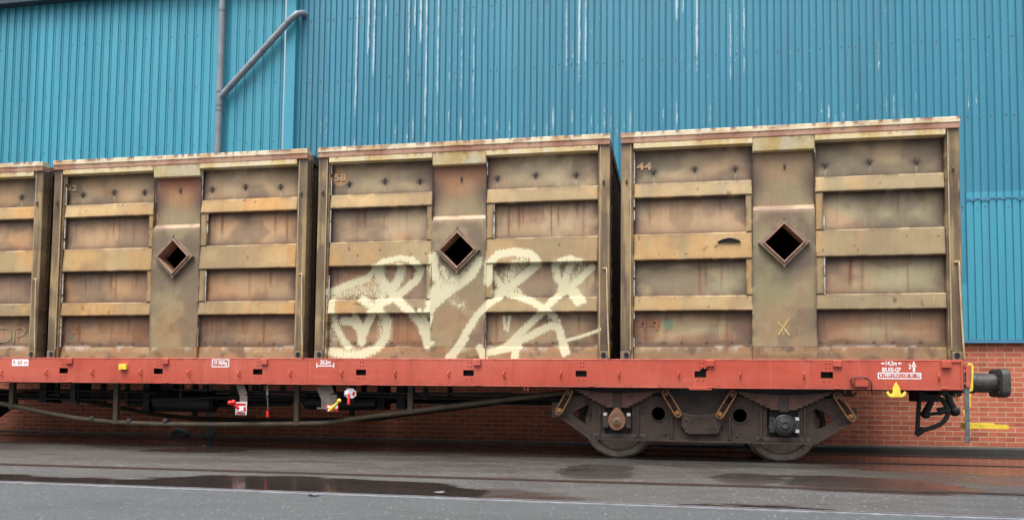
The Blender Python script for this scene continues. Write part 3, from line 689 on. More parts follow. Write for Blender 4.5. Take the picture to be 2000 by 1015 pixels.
def plate(name, parent, paint, kind, x0, x1, z0, z1, yb, yt, back, res=.02, ch=.006, hole=None, dent=.004, mat=None):
    """painted plate: front surface from depth yb (bottom) to yt (top), returning to depth back at its edges"""
    gxs, gzs = cgrid(x0, x1, res, ch), cgrid(z0, z1, res, ch)
    A, B = np.meshgrid(gxs, gzs, indexing='ij'); t = (B - z0) / (z1 - z0); Yv = yb + (yt - yb) * t
    if dent: Yv = Yv + (fbm(A * 1.7 + paint.seed * 3, B * 1.7, paint.seed + 101, 3) - .5) * 2 * dent
    Yv[0, :] += ch; Yv[-1, :] += ch; Yv[1:-1, 0] += ch; Yv[1:-1, -1] += ch
    na, nb_ = A.shape; ii = np.arange(na * nb_).reshape(na, nb_)
    fs = np.stack([ii[:-1, :-1], ii[1:, :-1], ii[1:, 1:], ii[:-1, 1:]], -1).reshape(-1, 4)
    if hole is not None:
        ca = ((A[:-1, :-1] + A[1:, 1:]) / 2).ravel(); cb = ((B[:-1, :-1] + B[1:, 1:]) / 2).ravel()
        fs = fs[~((np.abs(ca - hole[0]) + np.abs(cb - hole[1])) < hole[2])]
    P = np.stack([A.ravel(), Yv.ravel(), B.ravel()], 1); fl = fs.tolist()
    ring = list(ii[:, 0]) + list(ii[-1, 1:]) + list(ii[-2::-1, -1]) + list(ii[0, -2:0:-1]); base = len(P); R2 = P[ring].copy(); R2[:, 1] = back
    P = np.concatenate([P, R2]); n = len(ring)
    for k in range(n): fl.append([int(ring[k]), base + k, base + (k + 1) % n, int(ring[(k + 1) % n])])
    me = bpy.data.meshes.new(name); me.from_pydata(P.tolist(), [], fl)
    c, k = paint(P[:, 0], P[:, 2], kind, x0, x1, z0, z1); set_attr(me, 'col', c); set_attr(me, 'msk', k)
    org = ORG[parent.name]; me.transform(Matrix.Translation(org))
    o = link(name, me, mat or M_CONT, parent, smooth=True, angle=30)
    return o

def make_container(xl, label, paint, number, res=.02, group='weathered containers on the wagon'):
    t = thing('freight_container', (xl, FY, DECK), label, 'container', group)
    L = lambda v: v            # local coordinates: x from the left edge, y from the front plane, z from the deck
    org = ORG[t.name]
    # layout (measured)
    PL, C0, C1, PR = .165, 1.687, 2.448, 3.985
    zr = [(2.335, 2.79), (1.655, 2.135), (.835, 1.305), (.172, .635)]        # recessed rows, from the top
    rails = [(2.135, 2.335), (1.305, 1.655), (.635, .835)]
    yr, yrl = .125, .055
    hooks = []
    for a, b in ((PL, C0), (C1, PR)):
        for q in (.17, .52, .86): hooks.append((a + (b - a) * (q if a < 1 else q - .08 + (.02 if q > .8 else 0)), 2.50 + (.02 if q == .52 else 0)))
    paint.hooks = hooks
    for a, b in ((PL, C0), (C1, PR)):
        for k, (z0, z1) in enumerate(zr): plate('side_panel', t, paint, ('row', k), a, b, z0 - .012, z1 + .012, yr, yr, yr + .02, res)
        for k, (z0, z1) in enumerate(rails): plate('cross_rail', t, paint, ('rail', k), a, b, z0, z1, yrl - .012, yrl + .016, yr + .006, res, .012, dent=.003)
        for z0, z1 in zr[1:3]:
            if a < 1: plate('stile', t, paint, ('rail', 1.6), C0 - .085, C0, z0 + .001, z1 - .001, yrl + .006, yrl + .006, yr + .004, .03)
            else: plate('stile', t, paint, ('rail', 1.6), C1, C1 + .105, z0 + .001, z1 - .001, yrl + .006, yrl + .006, yr + .004, .03)
        plate('sill_strip', t, paint, ('sill',), a + (.012 if a > 1 else 0), b - (.012 if a < 1 else 0), .0, .165, yrl + .03, yrl + .05, yr + .03, res)
    # thin pale strips: the sky's highlight on the pressed panels' left edges, painted in
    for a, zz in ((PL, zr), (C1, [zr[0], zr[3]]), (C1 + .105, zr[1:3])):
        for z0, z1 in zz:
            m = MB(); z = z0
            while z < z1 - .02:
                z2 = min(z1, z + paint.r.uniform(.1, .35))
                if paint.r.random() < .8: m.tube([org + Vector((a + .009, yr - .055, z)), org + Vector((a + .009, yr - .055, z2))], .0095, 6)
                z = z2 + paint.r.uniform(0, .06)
            if m.v: m.build('edge_glint', M_GLINT, t, smooth=True)
    # centre
    plate('centre_panel', t, paint, ('centre', 'up'), C0, C1, 1.985, 2.79, .10, .10, .16, res)
    plate('lower_centre_panel', t, paint, ('centre', 'low'), C0 - .012, C1 + .012, .1665, 1.93, .052, .052, .16, res, .003, hole=((C0 + C1) / 2, 1.488, .27))
    m = MB(); a, b = C0 - .012, C1 + .012
    plate('ledge', t, paint, ('ledge',), a, b, 1.9305, 1.992, .056, .102, .15, .03, .002)
    plate('sill_strip', t, paint, ('sill',), C0 - .011, C1 + .011, .0, .1655, .053, .053, .16, res, .002)
    plate('header', t, paint, ('rim', 2), C0, C1, 2.69, 2.862, .020, -.008, .16, .025, .008)
    for xx in (C0 - .004, C1 + .004):                       # wavering weld beads beside the centre panel
        m = MB(); pts = [org + Vector((xx + (fbm(np.array([z * 9.]), np.array([xx]), paint.seed)[0] - .5) * .014, .06, z)) for z in np.arange(.17, 2.69, .04)]
        m.tube(pts, .008, 6).build('weld_bead', M_RUSTEDGE, t, smooth=True)
    # diamond hatch frame
    cx, cz = (C0 + C1) / 2 - .003, 1.492
    def ring(r0, r1, y0, y1):
        m = MB(); v = []
        for r in (r0, r1):
            for y in (y0, y1):
                for dx, dz in ((1, 0), (0, 1), (-1, 0), (0, -1)): v.append(org + Vector((cx + dx * r, y, cz + dz * r)))
        f = []
        for k in range(4):
            q = (k + 1) % 4; f += [(k, q, 4 + q, 4 + k), (8 + k, 12 + k, 12 + q, 8 + q), (k, 8 + k, 8 + q, q), (4 + k, 4 + q, 12 + q, 12 + k)]
        return m.add(v, f)
    ring(.248, .315, -.012, .058).build('hatch_frame', M_GREYTAN, t, bevel=.006)
    ring(.236, .262, -.030, .20).build('hatch_lip', M_PINKTAN, t, bevel=.005)
    for dx, dz in ((1, 0), (0, 1), (-1, 0), (0, -1)):
        p = org + Vector((cx + dx * .312, -.012, cz + dz * .312)); MB().lathe([(.013, .02), (.013, -.006), (.009, -.011), (.0001, -.012)], p, 'Y', 10).build('frame_bolt', M_GREYTAN, t, smooth=True)
    # rim
    plate('top_rim', t, paint, ('rim', 0), -.005, CW + .005, 2.9335, CH, -.028, -.028, .12, .025, .006, dent=.006)
    plate('rim_strip', t, paint, ('rim', 1), .0, CW, 2.8635, 2.9325, -.014, -.020, .12, .025, .006, dent=.005)
    plate('top_rail', t, paint, ('rim', 2), PL, C0 - .002, 2.79, 2.862, -.010, -.010, .14, .025, .004); plate('top_rail', t, paint, ('rim', 2), C1 + .002, PR, 2.79, 2.862, -.010, -.010, .14, .025, .004)
    # corner posts with a raised bead beside the panel
    for s_, (a, b, rd) in enumerate(((.0, .125, .142), (PR + .035, CW, PR + .018))):
        plate('corner_post', t, paint, ('post',), a, b, .11, 2.862, .012, .012, .20, .022, .006)
        plate('post_flange', t, paint, ('rail', 2.4), min(rd - .017, rd + .02) if s_ == 0 else PR, rd + .022 if s_ == 0 else PR + .034, .0, 2.862, .045, .045, .14, .03, .004)
        m = MB(); rx = .1295 if s_ == 0 else PR + .0305
        m.tube([org + Vector((rx, .018, .12)), org + Vector((rx, .018, 2.862))], .009, 8).build('post_bead', M_BEAD, t, smooth=True)
        # corner casting with its oval hole
        m = MB(); xa, xb = (0, .13) if s_ == 0 else (CW - .13, CW); m.box(*(org.x + np.array([xa, xb])), org.y + .004, org.y + .19, org.z + .002, org.z + .108); m.build('corner_casting', M_GREYTAN, t, bevel=.008)
        m = MB(); hx = org.x + (.078 if s_ == 0 else CW - .075)
        m.prism([(hx + .032 * math.cos(q), org.z + .055 + .04 * math.sin(q)) for q in np.linspace(0, 2 * math.pi, 16, endpoint=False)], org.y + .001, org.y + .03); m.build('casting_hole', M_HOLE, t)
        eye(org + Vector((.075 if s_ == 0 else CW - .085, .012, 2.36)), t, .02)
    for hx, hz in hooks: eye(org + Vector((hx, yr, hz)), t)
    eye(org + Vector(((C0 + C1) / 2 + .02, .10, 2.50)), t, .022)
    # thin rod down the right post
    xr = CW - .04; MB().tube([org + Vector((xr - .05, .0, 1.20)), org + Vector((xr, -.012, 1.205)), org + Vector((xr + .004, -.012, 1.15)), org + Vector((xr + .016, -.012, .6)), org + Vector((xr + .04, -.012, .02))], .011, 8).build('drain_rod', M_RODTAN, t, smooth=True, angle=60)
    # shell behind the front
    Dp = 2.84
    m = MB(); m.box(org.x + .02, org.x + CW - .02, org.y + .2, org.y + Dp, org.z + 2.86, org.z + 2.90)
    for k in range(9): m.box(org.x + .1 + k * .48, org.x + .2 + k * .48, org.y + .15, org.y + Dp, org.z + 2.9005, org.z + 2.94)
    m.build('roof', M_ENDW, t)
    MB().box(org.x + .02, org.x + CW - .02, org.y + Dp, org.y + Dp + .05, org.z, org.z + CH - .02).build('back_wall', M_ENDW, t)
    MB().box(org.x + .03, org.x + CW - .03, org.y + .24, org.y + Dp, org.z + .01, org.z + .06).build('floor', M_CINT, t)
    for s_ in (0, 1):
        xo = org.x + (.0 if s_ == 0 else CW); sg = 1 if s_ == 0 else -1; m = MB(); pts = []
        y = .2
        while y < Dp - .05:
            pts += [(.06, y), (.06, y + .11), (.015, y + .15), (.015, y + .26)]; y += .30
        pts.append((.06, Dp)); v = [(xo + sg * d, org.y + yy, org.z + z) for z in (.05, 2.84) for d, yy in pts]; n = len(pts)
        m.add(v, [(k, k + 1, n + k + 1, n + k) for k in range(n - 1)]); m.box(min(xo, xo + sg * .07), max(xo, xo + sg * .07), org.y + .2, org.y + Dp, org.z + 2.8405, org.z + CH - .03)
        m.box(min(xo, xo + sg * .07), max(xo, xo + sg * .07), org.y + .2, org.y + Dp, org.z + .0, org.z + .049); m.build('end_wall', M_ENDW, t)
    # flaking edge along the right rear of the post
    m = MB(); v = []; z = .1
    while z < 2.84:
        v.append((CW + .002 + (paint.r.random() * .03), z)); z += .05
    poly = [(org.x + CW - .02, org.z + .1)] + [(org.x + a, org.z + b) for a, b in v] + [(org.x + CW - .02, org.z + 2.84)]
    m.prism(poly, org.y + .13, org.y + .142); m.build('rust_flakes', M_RUSTEDGE, t)
    if number: text_mesh(number[0], org.x + number[1], org.x + number[2], org.z + number[3], org.z + number[4], org.y + yr - .010, 'stencilled_number', number[5], t, .03)
    return t

def eye(p, parent, r=.026):
    m = MB(); pts = [p + Vector((.006 * math.sin(q * 3), -.004 - .034 * math.sin(q), r * 1.25 * math.cos(q))) for q in np.linspace(0, math.pi, 9)]
    m.tube(pts, .0085, 7); m.box(p.x - .012, p.x + .012, p.y - .006, p.y + .004, p.z - r * 1.7, p.z + r * 1.7)
    m.build('lashing_eye', M_HOOK, parent, smooth=True, angle=50)

M_GREYTAN = simple('dulled_tan_steel', lin(140, 120, 100), .55, dirt=lin(86, 66, 54), dirt_amt=.7, dscale=14)
M_PINKTAN = simple('pinkish_primer_edge', lin(176, 136, 112), .55, dirt=lin(120, 82, 64), dirt_amt=.7, dscale=16)
M_BEAD = simple('shiny_worn_bead', lin(206, 184, 148), .22, .1, dirt=lin(150, 118, 78), dirt_amt=.8, dscale=3)
M_RODTAN = simple('ochre_rod_paint', lin(196, 160, 100), .4, dirt=lin(220, 216, 206), dirt_amt=.7, dscale=4)

X3, X2, X1c, X0c = -.663, -4.953, -9.265, -13.60
def zs(pts, w, st=.98, soft=.5, x0=X2, ox=620, oy=470, k=3.448):
    out = []
    for a, b in pts:
        p = at(ox + a / k, oy + b / k, FY + .08); out.append((p.x - x0, p.z - DECK))
    return (out, w * 1.12 / k / 148, st, min(.95, soft + .25))
G = [zs([(80, 345), (200, 295), (330, 250)], 26), zs([(330, 250), (370, 200), (440, 145), (560, 118), (640, 132)], 20, .95), zs([(640, 132), (692, 190), (660, 260), (580, 330), (500, 390), (430, 430), (365, 480), (325, 560), (300, 640)], 27),
     zs([(385, 190), (430, 260), (480, 330), (540, 400), (620, 470), (690, 560), (722, 640), (738, 700)], 30), zs([(430, 180), (400, 260), (440, 350), (380, 470)], 34, .72, .6), zs([(560, 180), (545, 250), (500, 320)], 32), zs([(690, 470), (735, 560), (760, 690), (780, 690)], 17, .9),
     zs([(170, 535), (235, 540), (290, 610), (290, 680)], 32), zs([(245, 510), (300, 600)], 22), zs([(300, 650), (335, 560), (375, 490)], 20), zs([(300, 390), (420, 470), (465, 540), (455, 640), (400, 720), (300, 765), (180, 765), (90, 745)], 34, .85, .5), zs([(430, 520), (430, 640)], 40, .6, .7),
     zs([(95, 390), (95, 480), (112, 570), (160, 660), (205, 720)], 30, .8, .5), zs([(90, 600), (100, 690)], 34, .55, .7), zs([(130, 350), (300, 330), (400, 330)], 55, .62, .6), zs([(430, 200), (330, 300)], 60, .45, .7),
     zs([(790, 110), (785, 200), (825, 290)], 38, .8, .5), zs([(850, 190), (870, 260), (820, 330)], 30, .7, .6), zs([(1085, 140), (1040, 230), (950, 300), (850, 370), (790, 425), (745, 480)], 33), zs([(990, 250), (900, 290), (830, 330)], 45, .8, .5), zs([(800, 340), (770, 420)], 42, .95), zs([(1075, 130), (1000, 240)], 40, .6, .6),
     zs([(885, 790), (950, 715), (1010, 610), (1080, 500), (1160, 420), (1225, 378)], 25), zs([(1000, 660), (920, 770)], 24), zs([(780, 450), (770, 540), (745, 600)], 12, .8),
     zs([(1150, 280), (1155, 160), (1220, 95), (1330, 75), (1440, 95), (1470, 130)], 28), zs([(1480, 150), (1400, 220), (1300, 300), (1205, 350)], 30), zs([(1380, 130), (1270, 240)], 60, .62, .6), zs([(1165, 200), (1230, 300), (1240, 340)], 26, .85), zs([(1330, 150), (1250, 330)], 30, .7, .5),
     zs([(1230, 340), (1350, 372), (1450, 412), (1540, 465), (1590, 505)], 24), zs([(1310, 320), (1350, 360)], 40, .7, .5), zs([(1630, 140), (1700, 115), (1770, 140)], 20, .8), zs([(1845, 175), (1760, 260), (1680, 320), (1600, 390), (1530, 462), (1440, 545), (1350, 630), (1280, 700), (1200, 745), (1130, 750)], 24),
     zs([(1600, 165), (1615, 250), (1690, 330), (1755, 415)], 28, .9), zs([(1710, 140), (1650, 300), (1640, 340)], 32, .8, .5), zs([(1720, 320), (1790, 405)], 22), zs([(1790, 180), (1690, 300)], 45, .55, .6),
     zs([(1275, 705), (1380, 662), (1480, 612), (1570, 570), (1620, 580), (1640, 650), (1675, 745)], 26), zs([(1560, 500), (1620, 540)], 22, .7, .6), zs([(1680, 668), (1780, 640), (1900, 598)], 11), zs([(1252, 510), (1258, 590)], 12, .8), zs([(1290, 510), (1276, 600)], 12, .8),
     zs([(1095, 720), (1120, 785)], 24), zs([(1335, 712), (1330, 785)], 26, .9), zs([(1130, 750), (1240, 740), (1360, 715)], 18), zs([(890, 400), (960, 440), (990, 420)], 20, .55, .7), zs([(930, 380), (1010, 480)], 26, .4, .8), zs([(1640, 700), (1660, 760)], 20)]
GREEN = lin(112, 128, 104)
def spot(px, py, rx, rz, c, st, x0):
    p = at(px, py, FY + .1); return (p.x - x0, p.z - DECK, rx, rz, c, st)
p3 = Paint(3, .45, .4, 1.0, spots=[spot(1306, 634, .062, .078, GREEN, .95, X3), spot(1330, 420, .16, .22, lin(150, 122, 90), .55, X3), spot(1262, 640, .2, .2, lin(120, 78, 56), .5, X3)])
p2 = Paint(14, .8, .75, .4, strokes=G, spots=[spot(664, 346, .13, .13, lin(186, 142, 98), .9, X2), spot(718, 642, .05, .05, GREEN, .8, X2), spot(800, 650, .25, .3, lin(140, 96, 60), .45, X2)])
p1 = Paint(29, 1.0, 1.0, .3, spots=[spot(140, 366, .18, .13, lin(120, 100, 84), .75, X1c), spot(137, 658, .05, .05, lin(96, 100, 84), .8, X1c), spot(270, 650, .16, .16, lin(110, 76, 56), .5, X1c)])
p0 = Paint(41, .6, .9, .55)
def num(px0, py0, px1, py1, xl, t, m):
    a = at(px0, py1, FY + .12); b = at(px1, py0, FY + .12); return (t, a.x - xl, b.x - xl, a.z - DECK, b.z - DECK, m)
c3 = make_container(X3, 'tan container numbered 44 with yellow chalk cross, nearest the buffer', p3, num(1243, 317, 1273, 333, X3, '44', M_NUM))
c2 = make_container(X2, 'weathered tan container covered in large cream spray painted graffiti', p2, num(653, 339, 676, 354, X2, '58', M_NUM3), res=.0135)
c1 = make_container(X1c, 'rusty ochre container numbered 52 standing left of the graffitied container', p1, num(129, 361, 152, 374, X1c, '52', M_NUM5))
c0 = make_container(X0c, 'tan container cut off by the left edge, with chalk letters', p0, None)
# worn second numbers low on the panels
def low_number(body, px0, py0, px1, py1, par, xl, mat):
    a = at(px0, py1, FY + .12); b = at(px1, py0, FY + .12); text_mesh(body, a.x, b.x, a.z, b.z, FY + .119, 'worn_number', mat, par, .01)
low_number('4', 1268, 618, 1288, 645, c3, X3, M_NUM2); low_number('4', 1247, 621, 1264, 644, c3, X3, M_NUM4)
low_number('2', 141, 631, 154, 651, c1, X1c, M_NUM2)
m = MB()
q0, q1 = at(1519, 628, FY), at(1543, 654, FY); q2, q3 = at(1542, 622, FY), at(1521, 653, FY)
yk = FY + .047
for a, b in ((q0, q1), (q2, q3)):
    mid = (a + b) / 2 + Vector((.006, 0, .008))
    for s0, s1, w0 in ((a, mid, .008), (mid, b, .011)): m.bar((s0.x, yk, s0.z), (s1.x, yk, s1.z), w0, .003)
m.build('chalk_cross', M_CHALK, c3)
m = MB()
for ln in ([(-14, 641), (12, 640), (22, 646), (20, 662), (8, 667), (-12, 668)], [(27, 668), (29, 641), (42, 639), (50, 645), (46, 653), (34, 656)]):
    qs = [at(a, b, FY + .112) for a, b in ln]
    for a, b in zip(qs[:-1], qs[1:]): m.bar(a, b + (b - a).normalized() * .004, .011, .003)
m.build('chalk_letters', M_CHALK2, c0)
# torn slit in the middle left rail of the right container
a, b = at(1402, 471, FY), at(1447, 471, FY); cxs = (a.x + b.x) / 2; hw = (b.x - a.x) / 2
m = MB(); m.prism([(cxs - hw, a.z - .006)] + [(cxs + hw * q, a.z + .042 * (1 - q * q) - .004 * q) for q in np.linspace(-.9, .9, 9)] + [(cxs + hw, a.z - .01)], FY + .036, FY + .06); m.build('torn_slit', M_HOLE, c3)
m = MB(); m.tube([Vector((cxs + hw * q, FY + .034, a.z + .046 * (1 - q * q))) for q in np.linspace(-1, 1, 11)], [.003] + [.012] * 9 + [.003], 6); m.build('torn_lip', M_GREYTAN, c3, smooth=True)

# ------------------------------------------------------------------ the wagon
XE = 3.462; XS = -17.6
wag = thing('flat_wagon', (-7.0, YC, 0), 'long red bogie flat wagon carrying four weathered containers', 'railway wagon')
Z0, Z1 = .946, DECK
slots = [(124, 725), (309, 726), (503, 728), (705, 728), (915, 730), (1135, 730), (1368, 729), (1615, 731)]
sx = [at(a, b, FY).x for a, b in slots]; pitch = (sx[0] - sx[-1]) / 7
sx = [sx[0] + pitch * k for k in (5, 4, 3, 2, 1)] + sx
HZ0, HZ1, HW = 1.083, 1.163, .074
def sill(front, back, name):
    m = MB(); x = XS
    for k, c in enumerate(sx + [None]):
        e = XE if c is None else c - HW
        m.box(x, e, front, back, HZ0, HZ1); x = None if c is None else c + HW
    m.box(XS, XE, front, back, Z0, HZ0); m.box(XS, XE, front, back, HZ1, Z1 - .0)
    return m
# one web with real slots: build as an outline with holes
out = [(XS, Z0), (XE - .03, Z0), (XE, Z0 + .004), (XE, Z1), (XS, Z1)]
holes = []
for k, c in enumerate(sx):
    h = [(c - HW, HZ0), (c - HW, HZ1), (c + HW, HZ1), (c + HW, HZ0)]
    if k == len(sx) - 2: h = [(c - HW, HZ0), (c - HW, HZ1), (c - .01, HZ1), (c + .0, HZ1 + .02), (c + .025, HZ1 + .042), (c + .05, HZ1 + .03), (c + .085, HZ1 + .038), (c + .1, HZ1 + .022), (c + .072, HZ1 - .006), (c + HW, HZ0)]
    holes.append(h)
link('side_sill', curve_plate([out] + holes, FY, FY + .012, 'side_sill'), M_RED, wag)
m = MB(); m.box(XS, XE, FY + .0125, FY + .10, Z1 - .016, Z1 - .0005); m.box(XS, XE, FY + .0125, FY + .09, Z0, Z0 + .014); m.build('sill_flange', M_RED, wag)
m = MB(); m.tube([(XS, FY + .005, Z1 - .004), (XE, FY + .005, Z1 - .004)], .009, 8); m.tube([(XS, FY + .006, Z0 + .004), (XE, FY + .006, Z0 + .004)], .008, 8); m.build('sill_edge', M_RED, wag, smooth=True)
MB().box(XS, XE, 2 * YC - FY - .015, 2 * YC - FY, Z0, Z1).build('side_sill', M_DARK, wag)
MB().box(XS, XE, FY + .10, 2 * YC - FY - .02, Z1 - .05, Z1 - .002).build('deck', M_DARK, wag)
MB().box(XS, XE, FY + .11, FY + .14, Z0 - .004, Z1 - .052).build('inner_beam', M_BLACK, wag)
for yy in (YC - .5, YC + .38): MB().box(XS, XE - .2, yy, yy + .12, .955, Z1 - .06).build('longitudinal_beam', M_BLACK, wag)
x = XS + .3
while x < XE - .2:
    MB().box(x, x + .08, FY + .15, 2 * YC - FY - .02, .96, 1.25).build('cross_bearer', M_BLACK, wag); x += 1.55
# brackets, feet, rivets
for k, (c, px, hasb) in enumerate(zip(sx[5:], [137, 324, 517, 716, 932, 1155, 1387, 1635], [1, 1, 1, 0, 1, 0, 1, 1])):
    bx = at(px, 705, FY).x
    if hasb: MB().box(bx - .052, bx + .052, FY - .034, FY - .0005, Z1 - .088, Z1 - .004).build('stake_bracket', M_RED, wag, bevel=.006)
    MB().box(bx - .04, bx + .045, FY - .016, FY - .0005, Z0 + .001, Z0 + .022).build('bracket_foot', M_RED, wag, bevel=.006)
    for dx, dz in ((-.01, .045), (.034, .045), (-.01, .10), (.034, .10), (-.035, -.045), (.035, -.045)):
        cz = HZ1 + dz if dz > 0 else HZ0 + dz
        MB().lathe([(.0085, .004), (.0085, -.001)], (c + dx, FY - .0005, cz), 'Y', 10).build('bolt_hole', M_HOLE, wag)
bx = at(1847, 709, FY).x; MB().box(bx - .055, bx + .055, FY - .045, FY - .0005, Z1 - .095, Z1 - .012).build('stake_bracket', M_RED, wag, bevel=.006)
for px in (1845,): bx = at(px, 753, FY).x; MB().box(bx - .04, bx + .045, FY - .016, FY - .0005, Z0 + .012, Z0 + .034).build('bracket_foot', M_RED, wag, bevel=.006)
for px, py in [(4, 728), (92, 727), (182, 727), (276, 727), (370, 728), (468, 729), (568, 729), (668, 729), (773, 729), (877, 730), (985, 731), (1096, 731), (1209, 731), (1326, 731), (1446, 732), (1570, 732), (1833, 736)]:
    p = at(px, py, FY); m = MB()
    m.tube([Vector((p.x + .006 - .012 * math.sin(q), FY - .002 - .042 * math.sin(q) ** .8, p.z + .040 * math.cos(q))) for q in np.linspace(.02, math.pi - .02, 10)], .0085, 7)
    m.build('lashing_ring', M_RED, wag, smooth=True, angle=60)
# dents and a weld seam or two
for px in (1185, 600): p = at(px, 730, FY); MB().box(p.x - .003, p.x + .003, FY - .003, FY - .0002, Z0 + .01, Z1 - .01).build('weld_seam', M_RED, wag)

# lettering
yl = FY - .0012
def white_box(px0, py0, px1, py1, lw=.013):
    a, b = at(px0, py1, FY), at(px1, py0, FY); m = MB()
    m.box(a.x, b.x, yl - .001, yl + .0008, b.z - lw, b.z); m.box(a.x, b.x, yl - .001, yl + .0008, a.z, a.z + lw); m.box(a.x, a.x + lw, yl - .001, yl + .0008, a.z + lw, b.z - lw); m.box(b.x - lw, b.x, yl - .001, yl + .0008, a.z + lw, b.z - lw)
    m.build('lettering_frame', M_WHITE, wag)
def letters(t, px0, py0, px1, py1, mat=None, name='lettering', bold=.025, Y=None):
    a, b = at(px0, py1, FY), at(px1, py0, FY); return text_mesh(t, a.x, b.x, a.z, b.z, Y or yl, name, mat or M_WHITE, wag, bold)
a, b = at(23.5, 714, FY), at(56, 701, FY); MB().box(a.x, b.x, yl - .001, yl + .0008, a.z, b.z).build('label_panel', M_WHITE, wag); letters('R 60 m', 26, 703, 54, 711.5, M_PLATERED, 'label_lettering', .0, yl - .0012)
white_box(413.5, 701, 448, 716.5); letters('19 300kg', 418, 704, 444, 714)
letters('20,2m', 625, 702.5, 646, 712)
m = MB(); a, b = at(619.5, 718, FY), at(651.5, 708, FY); zc = (a.z + b.z) / 2 - .008; m.box(a.x, b.x, yl - .001, yl + .0008, zc - .007, zc + .007); m.box(a.x - .012, a.x, yl - .001, yl + .0008, a.z, b.z); m.box(b.x, b.x + .012, yl - .001, yl + .0008, a.z, b.z); m.build('dimension_mark', M_WHITE, wag)
letters('14,2m', 1730, 704.5, 1751.5, 714.5); letters('BR.KE-GP', 1723, 717, 1759, 726)
for x0, x1, sgn in ((1720.5, 1728, 1), (1753.5, 1761, -1)):
    a, b = at(x0, 712, FY), at(x1, 706.5, FY); zc = (a.z + b.z) / 2; h = .017; xm = (a.x + b.x) / 2
    if sgn > 0: poly = [(a.x, zc - .006), (xm, zc - .006), (xm, zc - h), (b.x, zc), (xm, zc + h), (xm, zc + .006), (a.x, zc + .006)]
    else: poly = [(b.x, zc - .006), (xm, zc - .006), (xm, zc - h), (a.x, zc), (xm, zc + h), (xm, zc + .006), (b.x, zc + .006)]
    MB().prism(poly, yl - .001, yl + .0008).build('arrow_mark', M_WHITE, wag)
white_box(1714.5, 727.5, 1799, 739.5, .012); letters('6 | REV | KO | 125  01  18', 1719, 729.8, 1796, 737)
letters('2', 1774.5, 710.5, 1779.5, 720); letters('A', 1781, 705, 1788.5, 714.5); letters('1', 1783, 717, 1787, 726); a, b = at(1780, 716, FY), at(1789.5, 715, FY); MB().box(a.x, b.x, yl - .001, yl + .0008, a.z, b.z + .004).build('dimension_mark', M_WHITE, wag)
p = at(243, 716, FY); MB().box(p.x - .062, p.x + .058, FY - .05, FY - .0005, p.z - .042, p.z + .042).build('yellow_block', M_YEL, wag, bevel=.006)
# cable box and its cable
a, b = at(1669, 755, FY), at(1694, 739, FY); MB().box(a.x, b.x, FY - .045, FY - .0005, a.z, b.z).build('cable_box', M_RED, wag, bevel=.006)
m = MB(); m.tube([at(1662, 746, FY - .03), at(1663, 740, FY - .04), at(1669, 737, FY - .05), at(1682, 736, FY - .05), at(1693, 738, FY - .045), at(1700, 744, FY - .03), at(1703, 752, FY - .02), at(1702, 762, FY - .01), at(1704, 768, FY + .06)], .0085, 8)
m.tube([at(1669, 752, FY - .02), at(1663, 750, FY - .03), at(1661, 744, FY - .03), at(1665, 738, FY - .035), at(1672, 737, FY - .03)], .008, 8); m.build('cable', M_RUB, wag, smooth=True, angle=70)
# yellow rope hooks, near and far side
def hook_poly(Y):
    px = [(1750, 745.5), (1746, 752), (1743, 760), (1744, 766), (1741, 769), (1737, 769), (1736, 765), (1733, 763.5), (1731, 766), (1732.5, 771), (1737, 775), (1763, 775), (1768.5, 771), (1770, 766), (1767.5, 763.5), (1764.5, 765), (1763, 769), (1760, 769), (1757, 766), (1758, 760), (1754, 752)]
    return [(at(a, b, FY - .01).x, at(a, b, FY - .01).z) for a, b in px]
link('rope_hook', curve_plate([hook_poly(0)], FY - .028, FY - .002, 'rope_hook'), M_YEL, wag, bevel=.005)
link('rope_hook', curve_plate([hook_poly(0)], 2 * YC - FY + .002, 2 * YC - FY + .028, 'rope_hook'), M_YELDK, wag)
# end of the sill: framing strip and end plate
m = MB(); m.box(XE - .022, XE - .001, FY - .022, FY - .0005, Z0 + .006, Z1 - .012); m.box(XE - .22, XE - .023, FY - .014, FY - .0005, Z1 - .03, Z1 - .012); m.box(XE - .15, XE - .023, FY - .014, FY - .0005, Z0 + .006, Z0 + .022); m.build('end_frame', M_RED, wag, bevel=.004)
MB().box(XE + .002, XE + .02, FY + .01, 2 * YC - FY - .01, Z0 - .02, Z1 - .06).build('headstock', M_DARK, wag)
a, b = at(1886, 757, FY + .03), at(1892, 713, FY + .03); MB().box(a.x, b.x + .01, FY + .0, FY + .06, a.z, b.z).build('end_post', M_RED, wag, bevel=.01)
for py in (724, 748): p = at(1884, py, FY); MB().box(p.x - .03, p.x + .03, FY + .005, FY + .03, p.z - .012, p.z + .012).build('end_lug', M_RED, wag)
a, b = at(1888, 757, FY + .02), at(1888, 864, FY + .02); MB().box(a.x - .026, a.x + .026, FY + .01, FY + .03, b.z, a.z).build('hanger_bar', M_BAR, wag, bevel=.004)
m = MB(); m.tube([at(1890, 711, FY + .05), at(1897.5, 711.5, FY + .05), at(1899, 714, FY + .05), at(1898.5, 760, FY + .05), at(1897, 763, FY + .05), at(1891, 763, FY + .05)], .013, 8); m.build('handrail', M_YEL, wag, smooth=True, angle=60)
m = MB(); p = at(1893, 755, FY + .05); m.box(p.x - .02, p.x + .02, FY + .04, FY + .07, p.z - .06, p.z + .05); m.build('handrail_foot', M_YEL, wag, bevel=.004)
p0_, p1_ = at(1903, 742, YC - .875), at(1972, 743, YC - .875)
